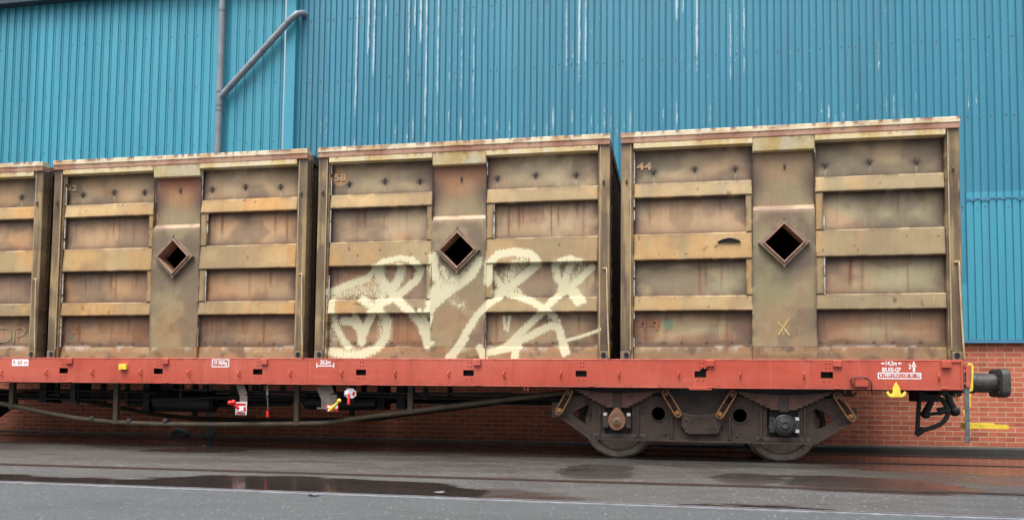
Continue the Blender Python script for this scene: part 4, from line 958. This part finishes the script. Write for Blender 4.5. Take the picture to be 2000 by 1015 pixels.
def buffer(Y):
    bx0 = XE + .02; bxe = p1_.x - .065; zc = 1.045
    m = MB(); m.lathe([(.155, 0), (.155, .03), (.128, .04), (.128, .22), (.133, .225), (.133, .26), (.12, .27), (.118, bxe - bx0 - .09)], (bx0, Y, zc), 'X', 32)
    o = m.build('buffer', M_BUFF, wag, smooth=True)
    m = MB(); n = 28; pr = []
    for q in np.linspace(0, 2 * math.pi, n, endpoint=False):
        c_, s_ = math.cos(q), math.sin(q); e = .45; pr.append((.25 * abs(c_) ** e * (1 if c_ >= 0 else -1), .182 * abs(s_) ** e * (1 if s_ >= 0 else -1)))
    v = []
    for h, k in ((bxe - .115, .86), (bxe - .10, .98), (bxe - .03, 1.0), (bxe - .008, .97), (bxe, .8)):
        v += [(h, Y + a * k, zc + b * k) for a, b in pr]
    f = [(i * n + k, i * n + (k + 1) % n, (i + 1) * n + (k + 1) % n, (i + 1) * n + k) for i in range(4) for k in range(n)] + [tuple(range(n)), tuple(range(4 * n, 5 * n))]
    m.add(v, f); m.build('buffer_head', M_BUFF, o, smooth=True, angle=50)
    for dz in (-.12, -.06, .03, .10):
        MB().lathe([(.016, 0), (.016, -.014), (.0001, -.018)], (bxe - .11, Y - .19 + abs(dz) * .2, zc + dz), 'X', 8).build('bolt', M_BLACK, o)
    MB().lathe([(.03, .002), (.028, -.012), (.0001, -.014)], (bx0 + .27, Y - .128, zc - .01), 'Y', 12).build('grease_plug', M_BUFF, o, smooth=True)
buffer(YC - .875); buffer(YC + .875)
# yellow shunter's step hung from the far corner
YS = 2 * YC - FY - .15
a, b = at(1896, 830, YS), at(1969, 825, YS)
m = MB(); zt = a.z; m.box(a.x, b.x, YS - .02, YS, zt - .045, zt + .0); m.box(a.x - .02, b.x - .1, YS + .26, YS + .28, zt - .03, zt + .03)
for k in range(14): xx = a.x + (b.x - a.x) * k / 13; m.bar((xx, YS, zt - .01), (xx + .04, YS + .26, zt - .0), .014, .03, up=(0, 0, 1))
m.box(a.x - .055, a.x - .001, YS - .02, YS + .28, zt - .06, zt + .035); st = m.build('shunter_step', M_YEL, wag)
m = MB(); m.bar(at(1893, 768, YS), at(1893, 793, YS), .05, .02); m.bar(at(1893, 793, YS), at(1884, 815, YS), .03, .03); m.bar(at(1883, 800, YS), at(1890, 830, YS), .05, .02); m.build('step_hanger', M_YEL, wag, bevel=.004)

# underframe fittings at the right end: brake hoses and cocks
YH = 11.75
def P(x, y, Y=YH): return at(x, y, Y)
MB().bar(P(1796, 765), P(1791, 850), .055, .03).build('hose_bracket', M_BLACK, wag, bevel=.006)
m = MB(); m.tube([P(1822, 768), P(1818, 785), P(1808, 805)], [.045, .04, .05], 12); m.sphere(P(1808, 808), .062, 8); m.build('brake_cock', M_BLACK, wag, smooth=True, angle=60)
m = MB(); m.tube([P(1850, 765), P(1856, 785), P(1864, 800)], [.05, .042, .045], 12); m.sphere(P(1865, 803), .065, 8); m.build('brake_cock', M_BLACK, wag, smooth=True, angle=60)
m = MB(); m.tube([P(1813, 809), P(1832, 806), P(1833, 806), P(1852, 801), P(1862, 799)], [.022, .024, .032, .03, .026], 10); m.build('coupling_pipe', M_BLACK, wag, smooth=True)
m = MB(); m.tube([P(1830, 799), P(1845, 796), P(1856, 793)], .02, 8); m.build('coupling_pipe', M_BLACK, wag, smooth=True)
def spline(pts, n=6):
    pts = [Vector(p) for p in pts]; pts = [pts[0]] + pts + [pts[-1]]; out = []
    for i in range(1, len(pts) - 2):
        a, b, c, d = pts[i - 1:i + 3]
        for k in range(n):
            t = k / n; out.append(.5 * ((2 * b) + (c - a) * t + (2 * a - 5 * b + 4 * c - d) * t * t + (3 * b - a - 3 * c + d) * t ** 3))
    return out + [pts[-2]]
m = MB(); m.tube(spline([P(1824, 772), P(1838, 779), P(1848, 792), P(1852, 804), P(1847, 817), P(1836, 828), P(1818, 835), P(1800, 840)]), .030, 10); m.build('brake_hose', M_RUB, wag, smooth=True, angle=70)
m = MB(); m.tube([P(1803, 839), P(1797, 842), P(1790, 850)], [.036, .042, .03], 10); m.tube([P(1800, 833), P(1800, 846)], .02, 8); m.build('hose_coupling', M_BLACK, wag, smooth=True)
m = MB(); m.tube([P(1818, 766), P(1826, 763)], .022, 8); m.build('cock_tag', M_HANDRED, wag, smooth=True)
for xs_ in ([(1839, 762), (1847, 782), (1871, 782), (1862, 762)], [(1776, 770), (1781, 777), (1791, 778), (1802, 775), (1804, 772)]):
    m = MB(); m.tube([P(*q, 12.3) for q in xs_], .014, 8); m.build('uncoupling_bar', M_YELDK, wag, smooth=True, angle=60)
m = MB(); m.box(P(1800, 770).x, P(1850, 770).x, YH - .1, YH + .15, .885, .945); m.box(XE - .28, XE - .02, YH - .1, YH + .4, .80, .94); m.build('end_fittings', M_BLACK, wag, bevel=.015)

# trusses under the sill
YT1, YT2 = FY + .30, 2 * YC - FY - .35
prof = [(-150, 762), (0, 787), (222, 824), (590, 827), (700, 816), (1000, 778), (1115, 765)]
tp = [at(a, b, YT1) for a, b in prof]
for Y, mt in ((YT1, M_OLIVE), (YT2, M_OLIVE)):
    m = MB(); m.tube(spline([(p.x, Y, p.z) for p in tp], 4), .038, 10); o = m.build('truss_rod', mt, wag, smooth=True, angle=60)
    for px, pb_ in ((25, 794), (228, 823), (581, 826), (803, 803)):
        q = at(px, pb_, YT1); MB().box(q.x - .045, q.x + .03, Y - .04, Y + .03, q.z - .03, Z0 - .0).build('truss_post', mt, wag, bevel=.004)
for px in (182, 254, 325):
    q = at(px, 822 if px > 200 else 817, YT1); MB().tube([(q.x - .03, YT1, q.z), (q.x + .03, YT1, q.z)], .047, 10).build('rod_sleeve', M_DARK, wag, smooth=True)
# brake gear, reservoirs
m = MB(); q0, q1 = at(330, 783, YC), at(445, 783, YC); m.lathe([(.10, 0), (.15, .04), (.15, q1.x - q0.x - .04), (.10, q1.x - q0.x)], (q0.x, YC - .35, .66), 'X', 20); m.build('air_reservoir', M_BLACK, wag, smooth=True)
m = MB(); q0, q1 = at(600, 790, YC), at(740, 790, YC); m.lathe([(.09, 0), (.13, .04), (.13, q1.x - q0.x - .04), (.09, q1.x - q0.x)], (q0.x, YC - .1, .70), 'X', 20); m.build('air_reservoir', M_BLACK, wag, smooth=True)
m = MB()
for z, Y, r in ((.74, YC - .15, .03), (.66, YC + .2, .022), (.80, YC - .3, .018), (.70, YC + .45, .02)): m.tube([(XS + 1, Y, z), (-.9, Y, z + .04)], r, 8)
m.build('brake_rigging', M_BLACK, wag, smooth=True)
for px, w_, z0_ in ((100, .07, .62), (340, .12, .58), (470, .08, .56), (640, .10, .6), (752, .06, .58), (790, .07, .6), (300, .06, .5), (165, .05, .66)):
    q = at(px, 780, YC); MB().box(q.x - w_, q.x + w_, YC - .2, YC + .1, z0_, .95).build('brake_bracket', M_BLACK, wag, bevel=.01)
rc = random.Random(8)
for px in (15, 60, 128, 205, 268, 388, 422, 505, 548, 585, 690, 720, 772, 828, 860):
    q = at(px, 780, YC); zz = rc.uniform(.62, .86); ww = rc.uniform(.02, .05); yy = YC + rc.uniform(-.9, .6)
    m = MB(); m.box(q.x - ww, q.x + ww, yy, yy + .05, zz, .958)
    if rc.random() < .6: m.box(q.x - ww - .06, q.x + ww + .04, yy + .0, yy + .06, zz - .05, zz - .001)
    m.build('hanger_bracket', M_BLACK, wag, bevel=.006)
for k, (xa, xb, za, zb, yy, rr) in enumerate(((-10.5, -3.6, .70, .80, YC - .7, .016), (-9.8, -5.2, .82, .74, YC - .4, .024), (-7.4, -2.2, .86, .86, YC - .95, .013), (-4.6, -1.2, .72, .83, YC + .3, .02), (-8.9, -6.0, .62, .66, YC + .1, .05), (-5.4, -4.3, .70, .70, YC - .6, .07))):
    MB().tube(spline([(xa, yy, za), ((xa * 2 + xb) / 3, yy, za - .01), ((xa + 2 * xb) / 3, yy, zb - .02), (xb, yy, zb)], 4), rr, 9).build('brake_pipe', M_BLACK, wag, smooth=True)
q = at(1790, 770, FY + .6)
# lever plates
def PL_(x, y, dy=0.): return at(x, y, FY + .06 + dy)
m = MB(); m.bar(PL_(468, 748, .03), PL_(476, 772, .03), .12, .012); m.bar(PL_(476, 772, .028), PL_(476, 800, .028), .115, .012); l1 = m.build('lever_bracket', M_GREY, wag)
a, b = PL_(459.5, 809.5), PL_(482.5, 785); MB().box(a.x, b.x, FY + .055, FY + .065, a.z, b.z).build('lever_plate', M_PLATE, wag, bevel=.008)
ypl = FY + .0538
m = MB(); a, b = PL_(460.2, 791.5), PL_(482, 786)
m.box(a.x + .01, b.x - .01, ypl - .0005, ypl + .001, a.z, b.z - .006); m.build('plate_print', M_PLATERED, wag)
for q0_, q1_ in (((462, 808), (480, 804.5)), ((475.5, 803), (481, 794))):
    a, b = PL_(*q0_), PL_(*q1_); MB().box(a.x, b.x, ypl - .0005, ypl + .001, a.z, b.z).build('plate_print', M_PLATERED, wag)
m = MB(); m.tube([PL_(470, 801.5, -.03), PL_(463, 795, -.06), PL_(456, 787, -.08), PL_(449, 786, -.09)], [.02, .022, .03, .026], 10); m.sphere(PL_(449, 786, -.09), .034, 8); m.sphere(PL_(456, 785, -.09), .036, 8); h1 = m.build('lever_handle', M_HANDRED, wag, smooth=True, angle=60)
m = MB(); m.sphere(PL_(470, 801, -.05), .026, 8); m.build('lever_boss', M_WHITE, wag, smooth=True)
m = MB(); m.bar(PL_(631, 750, .06), PL_(640, 772, .06), .22, .012); m.bar(PL_(643, 770, .058), PL_(643, 797, .058), .235, .012); m.box(PL_(620, 798).x, PL_(640, 798).x, FY + .04, FY + .11, PL_(620, 798).z, PL_(620, 795).z); m.build('lever_bracket', M_GREY, wag)
a, b = PL_(637, 803), PL_(661.5, 790); MB().box(a.x, b.x, FY + .05, FY + .06, a.z, b.z).build('lever_plate', M_PLATERED, wag, bevel=.008)
for x0, y0, x1, y1 in ((640, 795, 646, 791.5), (648, 793, 653, 791), (655, 797, 660, 792), (641, 802, 644, 799)): a, b = PL_(x0, y0), PL_(x1, y1); MB().box(a.x, b.x, FY + .0485, FY + .0495, min(a.z, b.z), max(a.z, b.z)).build('plate_print', M_WHITE, wag)
m = MB(); m.tube([PL_(646, 799, -.05), PL_(655, 791, -.08), PL_(661, 784, -.09)], [.032, .022, .018], 10); m.sphere(PL_(662.5, 782, -.09), .03, 8); m.build('lever_handle', M_YEL, wag, smooth=True, angle=60)
p = PL_(684.5, 767.5); m = MB(); oc = [(p.x + .095 * math.cos(q), p.z + .075 * math.sin(q)) for q in np.linspace(math.pi / 8, math.pi / 8 + 2 * math.pi, 8, endpoint=False)]; m.prism(oc, FY + .05, FY + .06); m.build('lever_plate', M_PLATE, wag)
m = MB(); m.prism([(p.x + .085, p.z + .01), (p.x + .06, p.z - .045), (p.x + .02, p.z - .02), (p.x + .05, p.z + .03)], FY + .0485, FY + .0498); m.build('plate_print', M_PLATERED, wag); m = MB(); m.prism([(p.x - .085, p.z + .02), (p.x - .085, p.z - .02), (p.x - .06, p.z - .05), (p.x - .05, p.z + .0)], FY + .0485, FY + .0498); m.build('plate_print', M_PLATERED, wag)
m = MB(); m.tube([PL_(681, 768, -.03), PL_(681, 780, -.05), PL_(681, 789, -.05)], [.016, .02, .022], 10); m.build('lever_handle', M_HANDRED, wag, smooth=True, angle=60)
m = MB(); m.box(PL_(679, 769).x - .03, PL_(679, 769).x + .04, FY + .03, FY + .049, p.z - .02, p.z + .035); m.build('lever_boss', M_PLATE, wag)
# pull toggle on its chain
m = MB(); q = PL_(522.5, 752); m.box(q.x - .016, q.x + .016, FY + .055, FY + .065, PL_(522, 771).z, Z0 - .0); 
for k in range(3): m.tube([PL_(521 + math.cos(t) * 2, 774 + k * 0 + math.sin(t) * 3.2) for t in np.linspace(0, 6.28, 9)], .005, 5)
m.tube([PL_(522.5, 776), PL_(523.5, 799)], .006, 6); m.build('pull_chain', M_GREY, wag, smooth=True)
MB().tube([PL_(522.5, 801), PL_(522.5, 814)], [.022, .02], 8).build('pull_toggle', M_HANDRED, wag, smooth=True)
# little forked lug and a strip under the sill
a, b = at(1021, 762, FY + .03), at(1034.5, 753, FY + .03); m = MB(); m.box(a.x, b.x, FY + .02, FY + .04, b.z - .02, Z0); m.box(a.x + .015, a.x + .03, FY + .02, FY + .04, a.z, b.z - .02); m.box(b.x - .03, b.x - .015, FY + .02, FY + .04, a.z, b.z - .02); m.build('fork_lug', M_RED, wag)
a, b = at(1346, 757, FY), at(1390, 754, FY); MB().box(a.x, b.x, FY - .012, FY + .02, Z0 - .022, Z0 - .0008).build('sill_strip', M_RED, wag)
p = at(1411, 743, FY)

# ------------------------------------------------------------------ bogie
YB = FY + .20                     # front of the side frame
def make_bogie():
    Q = lambda x, y: (lambda p: (p.x, p.z))(at(x, y, YB))
    outl = [Q(*q) for q in [(1090, 809), (1094, 790), (1104, 772), (1290, 772), (1316, 785), (1332, 803), (1350, 808), (1366, 809), (1384, 807), (1400, 803), (1420, 785), (1440, 774), (1640, 778), (1656, 796), (1663, 823), (1592, 864), (1500, 863), (1380, 861), (1270, 858), (1152, 854)]]
    def circ(px, py, r, n=18, sx_=1): c = Q(px, py); return [(c[0] + r * sx_ * math.cos(q), c[1] + r * math.sin(q)) for q in np.linspace(0, 2 * math.pi, n, endpoint=False)]
    holes = [[Q(*q) for q in [(1119, 808), (1122, 802), (1147, 790), (1154, 793), (1157, 803), (1156, 815), (1152, 828), (1146, 829), (1125, 815)]], circ(1286, 807, .088), circ(1445, 811, .088),
             [Q(*q) for q in [(1586, 803), (1592, 798), (1602, 800), (1622, 812), (1627, 818), (1623, 826), (1600, 837), (1594, 837), (1589, 825)]], [Q(*q) for q in [(1182, 796), (1234, 796), (1234, 846), (1182, 846)]], [Q(*q) for q in [(1498, 799), (1559, 799), (1559, 853), (1498, 853)]]]
    bg_ = link('bogie', curve_plate([outl] + holes, YB, YB + .03, 'bogie'), M_BOGIE, wag, origin=(.34, YC, 0))
    # bottom flange and the paler worn middle
    m = MB()
    for (x0, y0), (x1, y1) in zip([(1152, 855), (1270, 858.5), (1380, 862), (1592, 865)][:-1], [(1152, 855), (1270, 858.5), (1380, 862), (1592, 865)][1:]): m.bar(Vector((Q(x0, y0)[0], YB + .03, Q(x0, y0)[1])), Vector((Q(x1, y1)[0], YB + .03, Q(x1, y1)[1])), .022, .16)
    m.bar(Vector((Q(1090, 810)[0], YB + .03, Q(1090, 810)[1])), Vector((Q(1152, 855)[0], YB + .03, Q(1152, 855)[1])), .02, .14); m.bar(Vector((Q(1592, 865)[0], YB + .03, Q(1592, 865)[1])), Vector((Q(1663, 824)[0], YB + .03, Q(1663, 824)[1])), .02, .14)
    m.build('frame_flange', M_BOGIE, bg_)
    m = MB(); m.prism([Q(*q) for q in [(1331, 804), (1350, 809), (1366, 810), (1384, 808), (1402, 804), (1416, 812), (1402, 848), (1344, 848), (1330, 832)]], YB - .055, YB - .002); m.build('bolster_box', M_BOGIE, bg_, bevel=.015)
    for (x0, x1) in ((1160, 1200), (1215, 1266), (1475, 1512), (1548, 1590)):
        pass
    for x0, x1, yy in ((1158, 1262, 851), (1476, 1584, 858)):
        a = Q(x0, yy + 2.5); b = Q(x1, yy - 4); MB().box(a[0], b[0], YB - .012, YB - .002, a[1], b[1]).build('horn_stay', M_BOGIE2, bg_, bevel=.004)
        for q in (.06, .13, .80, .90): MB().lathe([(.012, 0), (.012, -.010), (.0001, -.012)], (a[0] + (b[0] - a[0]) * q, YB - .012, (a[1] + b[1]) / 2), 'Y', 8).build('stay_bolt', M_BLACK, bg_)
    for xr_, y0_, y1_ in ((1172, 792, 850), (1246, 792, 850), (1486, 796, 855), (1572, 796, 856), (1312, 812, 856), (1425, 814, 858)):
        a = Q(xr_ - 2, y1_); b = Q(xr_ + 2, y0_); MB().box(a[0], b[0], YB - .03, YB - .001, a[1], b[1]).build('frame_rib', M_BOGIE, bg_, bevel=.006)
    for hx_, hy_ in ((1286, 807), (1445, 811)):
        c_ = Q(hx_, hy_); MB().lathe([(.088, .0), (.088, -.012), (.104, -.012), (.104, .0)], (c_[0], YB - .001, c_[1]), 'Y', 24).build('hole_rim', M_BOGIE, bg_, smooth=True)
        MB().tube([(c_[0] + .02, YB + .16, c_[1] - .3), (c_[0] - .01, YB + .16, c_[1] + .3)], .022, 8).build('brake_hanger', M_BOGIE, bg_, smooth=True)
        MB().box(c_[0] - .07, c_[0] + .09, YB + .2, YB + .26, c_[1] - .09, c_[1] - .01).build('brake_lever', M_BOGIE2, bg_, bevel=.01)
    rb = random.Random(5)
    for bx_, by_ in ((1140, 780), (1160, 782), (1256, 784), (1272, 780), (1340, 818), (1404, 818), (1340, 842), (1402, 842), (1462, 786), (1478, 788), (1586, 786), (1608, 786), (1110, 812), (1640, 824), (1300, 846), (1440, 850)):
        c_ = Q(bx_, by_); dy_ = .058 if 1330 <= bx_ <= 1410 else .001
        MB().lathe([(.015, 0), (.015, -.012), (.011, -.016), (.0001, -.017)], (c_[0], YB - dy_, c_[1]), 'Y', 8).build('frame_bolt', M_BOGIE2, bg_)
    # dark backing between the side frame and the body
    m = MB(); m.box(Q(1296, 790)[0], Q(1436, 790)[0], YB + .06, YB + .10, Q(1300, 815)[1], Z0 + .1); m.build('bolster', M_BOGIE2, bg_)
    MB().box(Q(1110, 790)[0], Q(1650, 790)[0], YB + .5, YB + .55, .62, Z0 + .1).build('inner_frame', M_BLACK, bg_)
    MB().box(Q(1110, 790)[0], Q(1650, 790)[0], YB + .02, YB + .3, .87, Z0 - .005).build('frame_top', M_BLACK, bg_)
    # end plates of the frame
    for x0, x1, y0, y1 in ((1077, 1093, 785, 815), (1652, 1675, 796, 823)):
        a, b = Q(x0, y1), Q(x1, y0); MB().box(a[0], b[0], YB + .05, YB + .07, a[1], b[1]).build('end_bracket', M_BOGIE2, bg_)
    # leaf springs
    for cx_, half, ybase, mat_ in ((1206, 84, 795, M_SPRING), (1530, 98, 800, M_SPRING)):
        c = Q(cx_, ybase); Hh = Q(cx_ + half, ybase)[0] - c[0]; m = MB()
        for k in range(8):
            L_ = Hh * (.17 + .83 * (k + 1) / 8) if k < 7 else Hh; z = c[1] + .024 * k; pts = []
            for q in np.linspace(-1, 1, 13):
                zz = z + .055 * (q * L_ / Hh) ** 2; pts.append((c[0] + q * L_, zz))
            poly = pts + [(a, b + .0225) for a, b in reversed(pts)]
            v = [(a, YB - .05 + dy, b) for dy in (0, .10) for a, b in poly]; n = 13
            f = [(i, i + 1, 2 * n - 2 - i, 2 * n - 1 - i) for i in range(n - 1)] + [(2 * n + i, 2 * n + 2 * n - 1 - i, 2 * n + 2 * n - 2 - i, 2 * n + i + 1) for i in range(n - 1)] + [(i, 2 * n + i, 2 * n + (i + 1) % (2 * n), (i + 1) % (2 * n)) for i in range(2 * n)]
            m.add(v, f)
        m.build('leaf_spring', mat_, bg_)
        a = Q(cx_ - 8.5, ybase + 4); b = Q(cx_ + 8.5, ybase - 28); MB().box(a[0], b[0], YB - .07, YB + .06, a[1], b[1]).build('spring_buckle', M_BOGIE if cx_ < 1300 else M_BOGIE2, bg_, bevel=.008)
    # swing links
    for x0, y0, x1, y1 in ((1113, 766, 1093, 803), (1300, 767, 1324, 807), (1430, 769, 1405, 810), (1633, 773, 1661, 815)):
        p0 = Vector((*Q(x0, y0),)); p1 = Vector((*Q(x1, y1),)); t = (p1 - p0).normalized(); n_ = Vector((-t.y, t.x))
        def stad(r): return [tuple(p1 + (t * math.cos(q) + n_ * math.sin(q)) * r) for q in np.linspace(-math.pi / 2, math.pi / 2, 9)] + [tuple(p0 + (-t * math.cos(q) - n_ * math.sin(q)) * r) for q in np.linspace(-math.pi / 2, math.pi / 2, 9)]
        link('swing_link', curve_plate([stad(.050), stad(.033)], YB - .10, YB - .055, 'swing_link'), M_LINK, bg_, bevel=.004)
        for e, pp in ((-1, p0), (1, p1)):
            c = pp - t * e * .012; m = MB(); m.lathe([(.034, .09), (.034, -.012), (.026, -.02), (.0001, -.022)], (c.x, YB - .075, c.y), 'Y', 12); m.build('link_pin', M_LINK if e > 0 else M_SPRING, bg_, smooth=True)
    # axle boxes
    for cx_, cy_, mt, lift in ((1205.5, 820, M_AXB, 0), (1531, 829, M_AXBLK, 0)):
        c = Q(cx_, cy_); m = MB()
        if mt is M_AXB:
            prof_ = [(c[0] + (.118 * math.cos(q)) * (1 - .5 * max(0, math.sin(q)) ** 2.2), c[1] - .01 + .125 * math.sin(q) * (1.45 if math.sin(q) > 0 else 1)) for q in np.linspace(0, 2 * math.pi, 24, endpoint=False)]
            m.prism(prof_, YB - .09, YB + .06); o = m.build('axle_box', mt, bg_, bevel=.025)
            MB().lathe([(.062, 0), (.056, -.02), (.04, -.025), (.0001, -.026)], (c[0], YB - .088, c[1] - .015), 'Y', 18).build('axle_box_cover', mt, bg_, smooth=True)
        else:
            m.lathe([(.135, .06), (.135, -.07), (.118, -.085), (.11, -.085), (.10, -.105), (.05, -.115), (.045, -.13), (.03, -.13), (.028, -.118), (.0001, -.118)], (c[0], YB, c[1]), 'Y', 28); m.build('axle_box', mt, bg_, smooth=True)
        MB().lathe([(.03, 0), (.028, -.012), (.018, -.013), (.017, -.004), (.0001, -.004)], (c[0] - .002, YB - (.113 if mt is M_AXB else .13), c[1] - .015), 'Y', 14).build('axle_cap', M_HOOK, bg_, smooth=True)
        for sg in (-1, 1):
            m = MB(); xx = c[0] + sg * .15; m.box(xx - .035, xx + .035, YB - .06, YB + .05, c[1] - .10, c[1] + .10); m.box(xx - .05, xx + .05, YB - .045, YB + .05, c[1] - .03, c[1] - .015); m.build('axle_guide', M_BOGIE if mt is M_AXB else M_AXBLK, bg_, bevel=.008)
            for dz in (-.075, .08): MB().box(xx - .022 + sg * .005, xx + .022 + sg * .005, YB - .072, YB - .061, c[1] + dz - .02, c[1] + dz + .02).build('guide_bolt', M_BOLTPALE if sg > 0 and mt is M_AXBLK or (mt is M_AXB and dz > 0) else M_BLACK, bg_)
        m = MB(); m.box(c[0] - .17, c[0] + .17, YB + .07, YB + .10, c[1] - .19, c[1] + .2); m.build('guide_recess', M_BLACK, bg_)
    # wheelsets
    for xw in (at(1209, 830, YC - .75).x, at(1525, 831, YC - .75).x):
        MB().tube([(xw, YB + .05, .46), (xw, 2 * YC - YB - .05, .46)], .075, 16).build('axle', M_BLACK, bg_, smooth=True)
        for sg in (-1, 1):
            yo = YC + sg * .80; pr = [(.07, 0), (.16, .0), (.18, .03), (.36, .045), (.375, .0), (.385, -.004), (.452, -.004), (.46, .004), (.462, .09), (.466, .10), (.49, .112), (.49, .13), (.478, .138), (.375, .138), (.36, .09), (.18, .085), (.07, .13)]
            pr = [(r, -sg * h) for r, h in pr]; m = MB(); m.lathe(pr, (xw, yo, .46), 'Y', 56)
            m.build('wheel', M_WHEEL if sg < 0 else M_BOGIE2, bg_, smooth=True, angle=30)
            # brake block behind the wheel rim
            for s2 in (-1, 1):
                m = MB(); aa = [(.50 + (.0 if k < 6 else .06), (-25 + 50 * (k if k < 6 else 11 - k) / 5)) for k in range(12)]
                poly = [(xw + s2 * r * math.cos(R_(q)), .47 + r * math.sin(R_(q))) for r, q in aa]; m.prism(poly, yo - .045 - (.1 if sg > 0 else -.04), yo + .045 - (.1 if sg > 0 else -.04)); m.build('brake_shoe', M_BOGIE2, bg_)
    # far side frame
    link('far_side_frame', curve_plate([outl], 2 * YC - YB - .03, 2 * YC - YB, 'far_side_frame'), M_BOGIE2, bg_)
    return bg_
M_BOLTPALE = simple('pale_marked_bolt', lin(190, 190, 190), .5)
bog = make_bogie()
b2 = bog.copy(); COL.objects.link(b2); b2.parent = wag; b2.location = bog.location + Vector((-14.2, 0, 0))     # the other bogie, left of the photo
for ch in list(bog.children):
    c = ch.copy(); COL.objects.link(c); c.parent = b2

# ------------------------------------------------------------------ small litter
def litter(px, py, name, label, cat, mat, sc=1.0):
    p = on_ground(px, py); m = MB(); r = random.Random(px)
    n = 7; v = [(p.x + sc * .04 * math.cos(q) * r.uniform(.6, 1.2), p.y + sc * .03 * math.sin(q), .004 + r.uniform(0, .012)) for q in np.linspace(0, 6.28, n, endpoint=False)]
    v += [(a, b, c + .006) for a, b, c in v]; m.add(v, [tuple(range(n)), tuple(range(n, 2 * n))] + [(i, (i + 1) % n, n + (i + 1) % n, n + i) for i in range(n)])
    tag(m.build(name, mat, origin=(p.x, p.y, 0)), label, cat)
M_LITT = simple('crushed_litter', lin(118, 122, 122), .6)
M_LEAF = simple('dead_leaf', lin(170, 130, 80), .7)
q = at(352, 845, 13.9)
tt = MB(); tt.tube([(q.x - .18, 13.9, .05), (q.x - .05, 13.88, .10), (q.x + .12, 13.9, .07), (q.x + .18, 13.92, .02)], [.03, .06, .05, .02], 9); tt.box(q.x - .12, q.x + .14, 13.82, 13.96, .0, .035)
tag(tt.build('crushed_bottle_crate', M_LITT, origin=(q.x, 13.9, 0)) , 'crumpled grey scrap lying by the wall under the wagon', 'scrap').name = 'scrap_metal'
litter(857, 963, 'paper_scrap', 'small pale scrap of paper on the front rail, right of centre', 'litter', M_LITT, 1.2)
litter(612, 967, 'paper_scrap', 'pale flattened wrapper beside the front rail near the puddle', 'litter', M_LITT, 1.4)
litter(398, 871, 'fallen_leaf', 'tiny pale leaf at the edge of the puddle under the wagon', 'leaf', M_LEAF, .8)
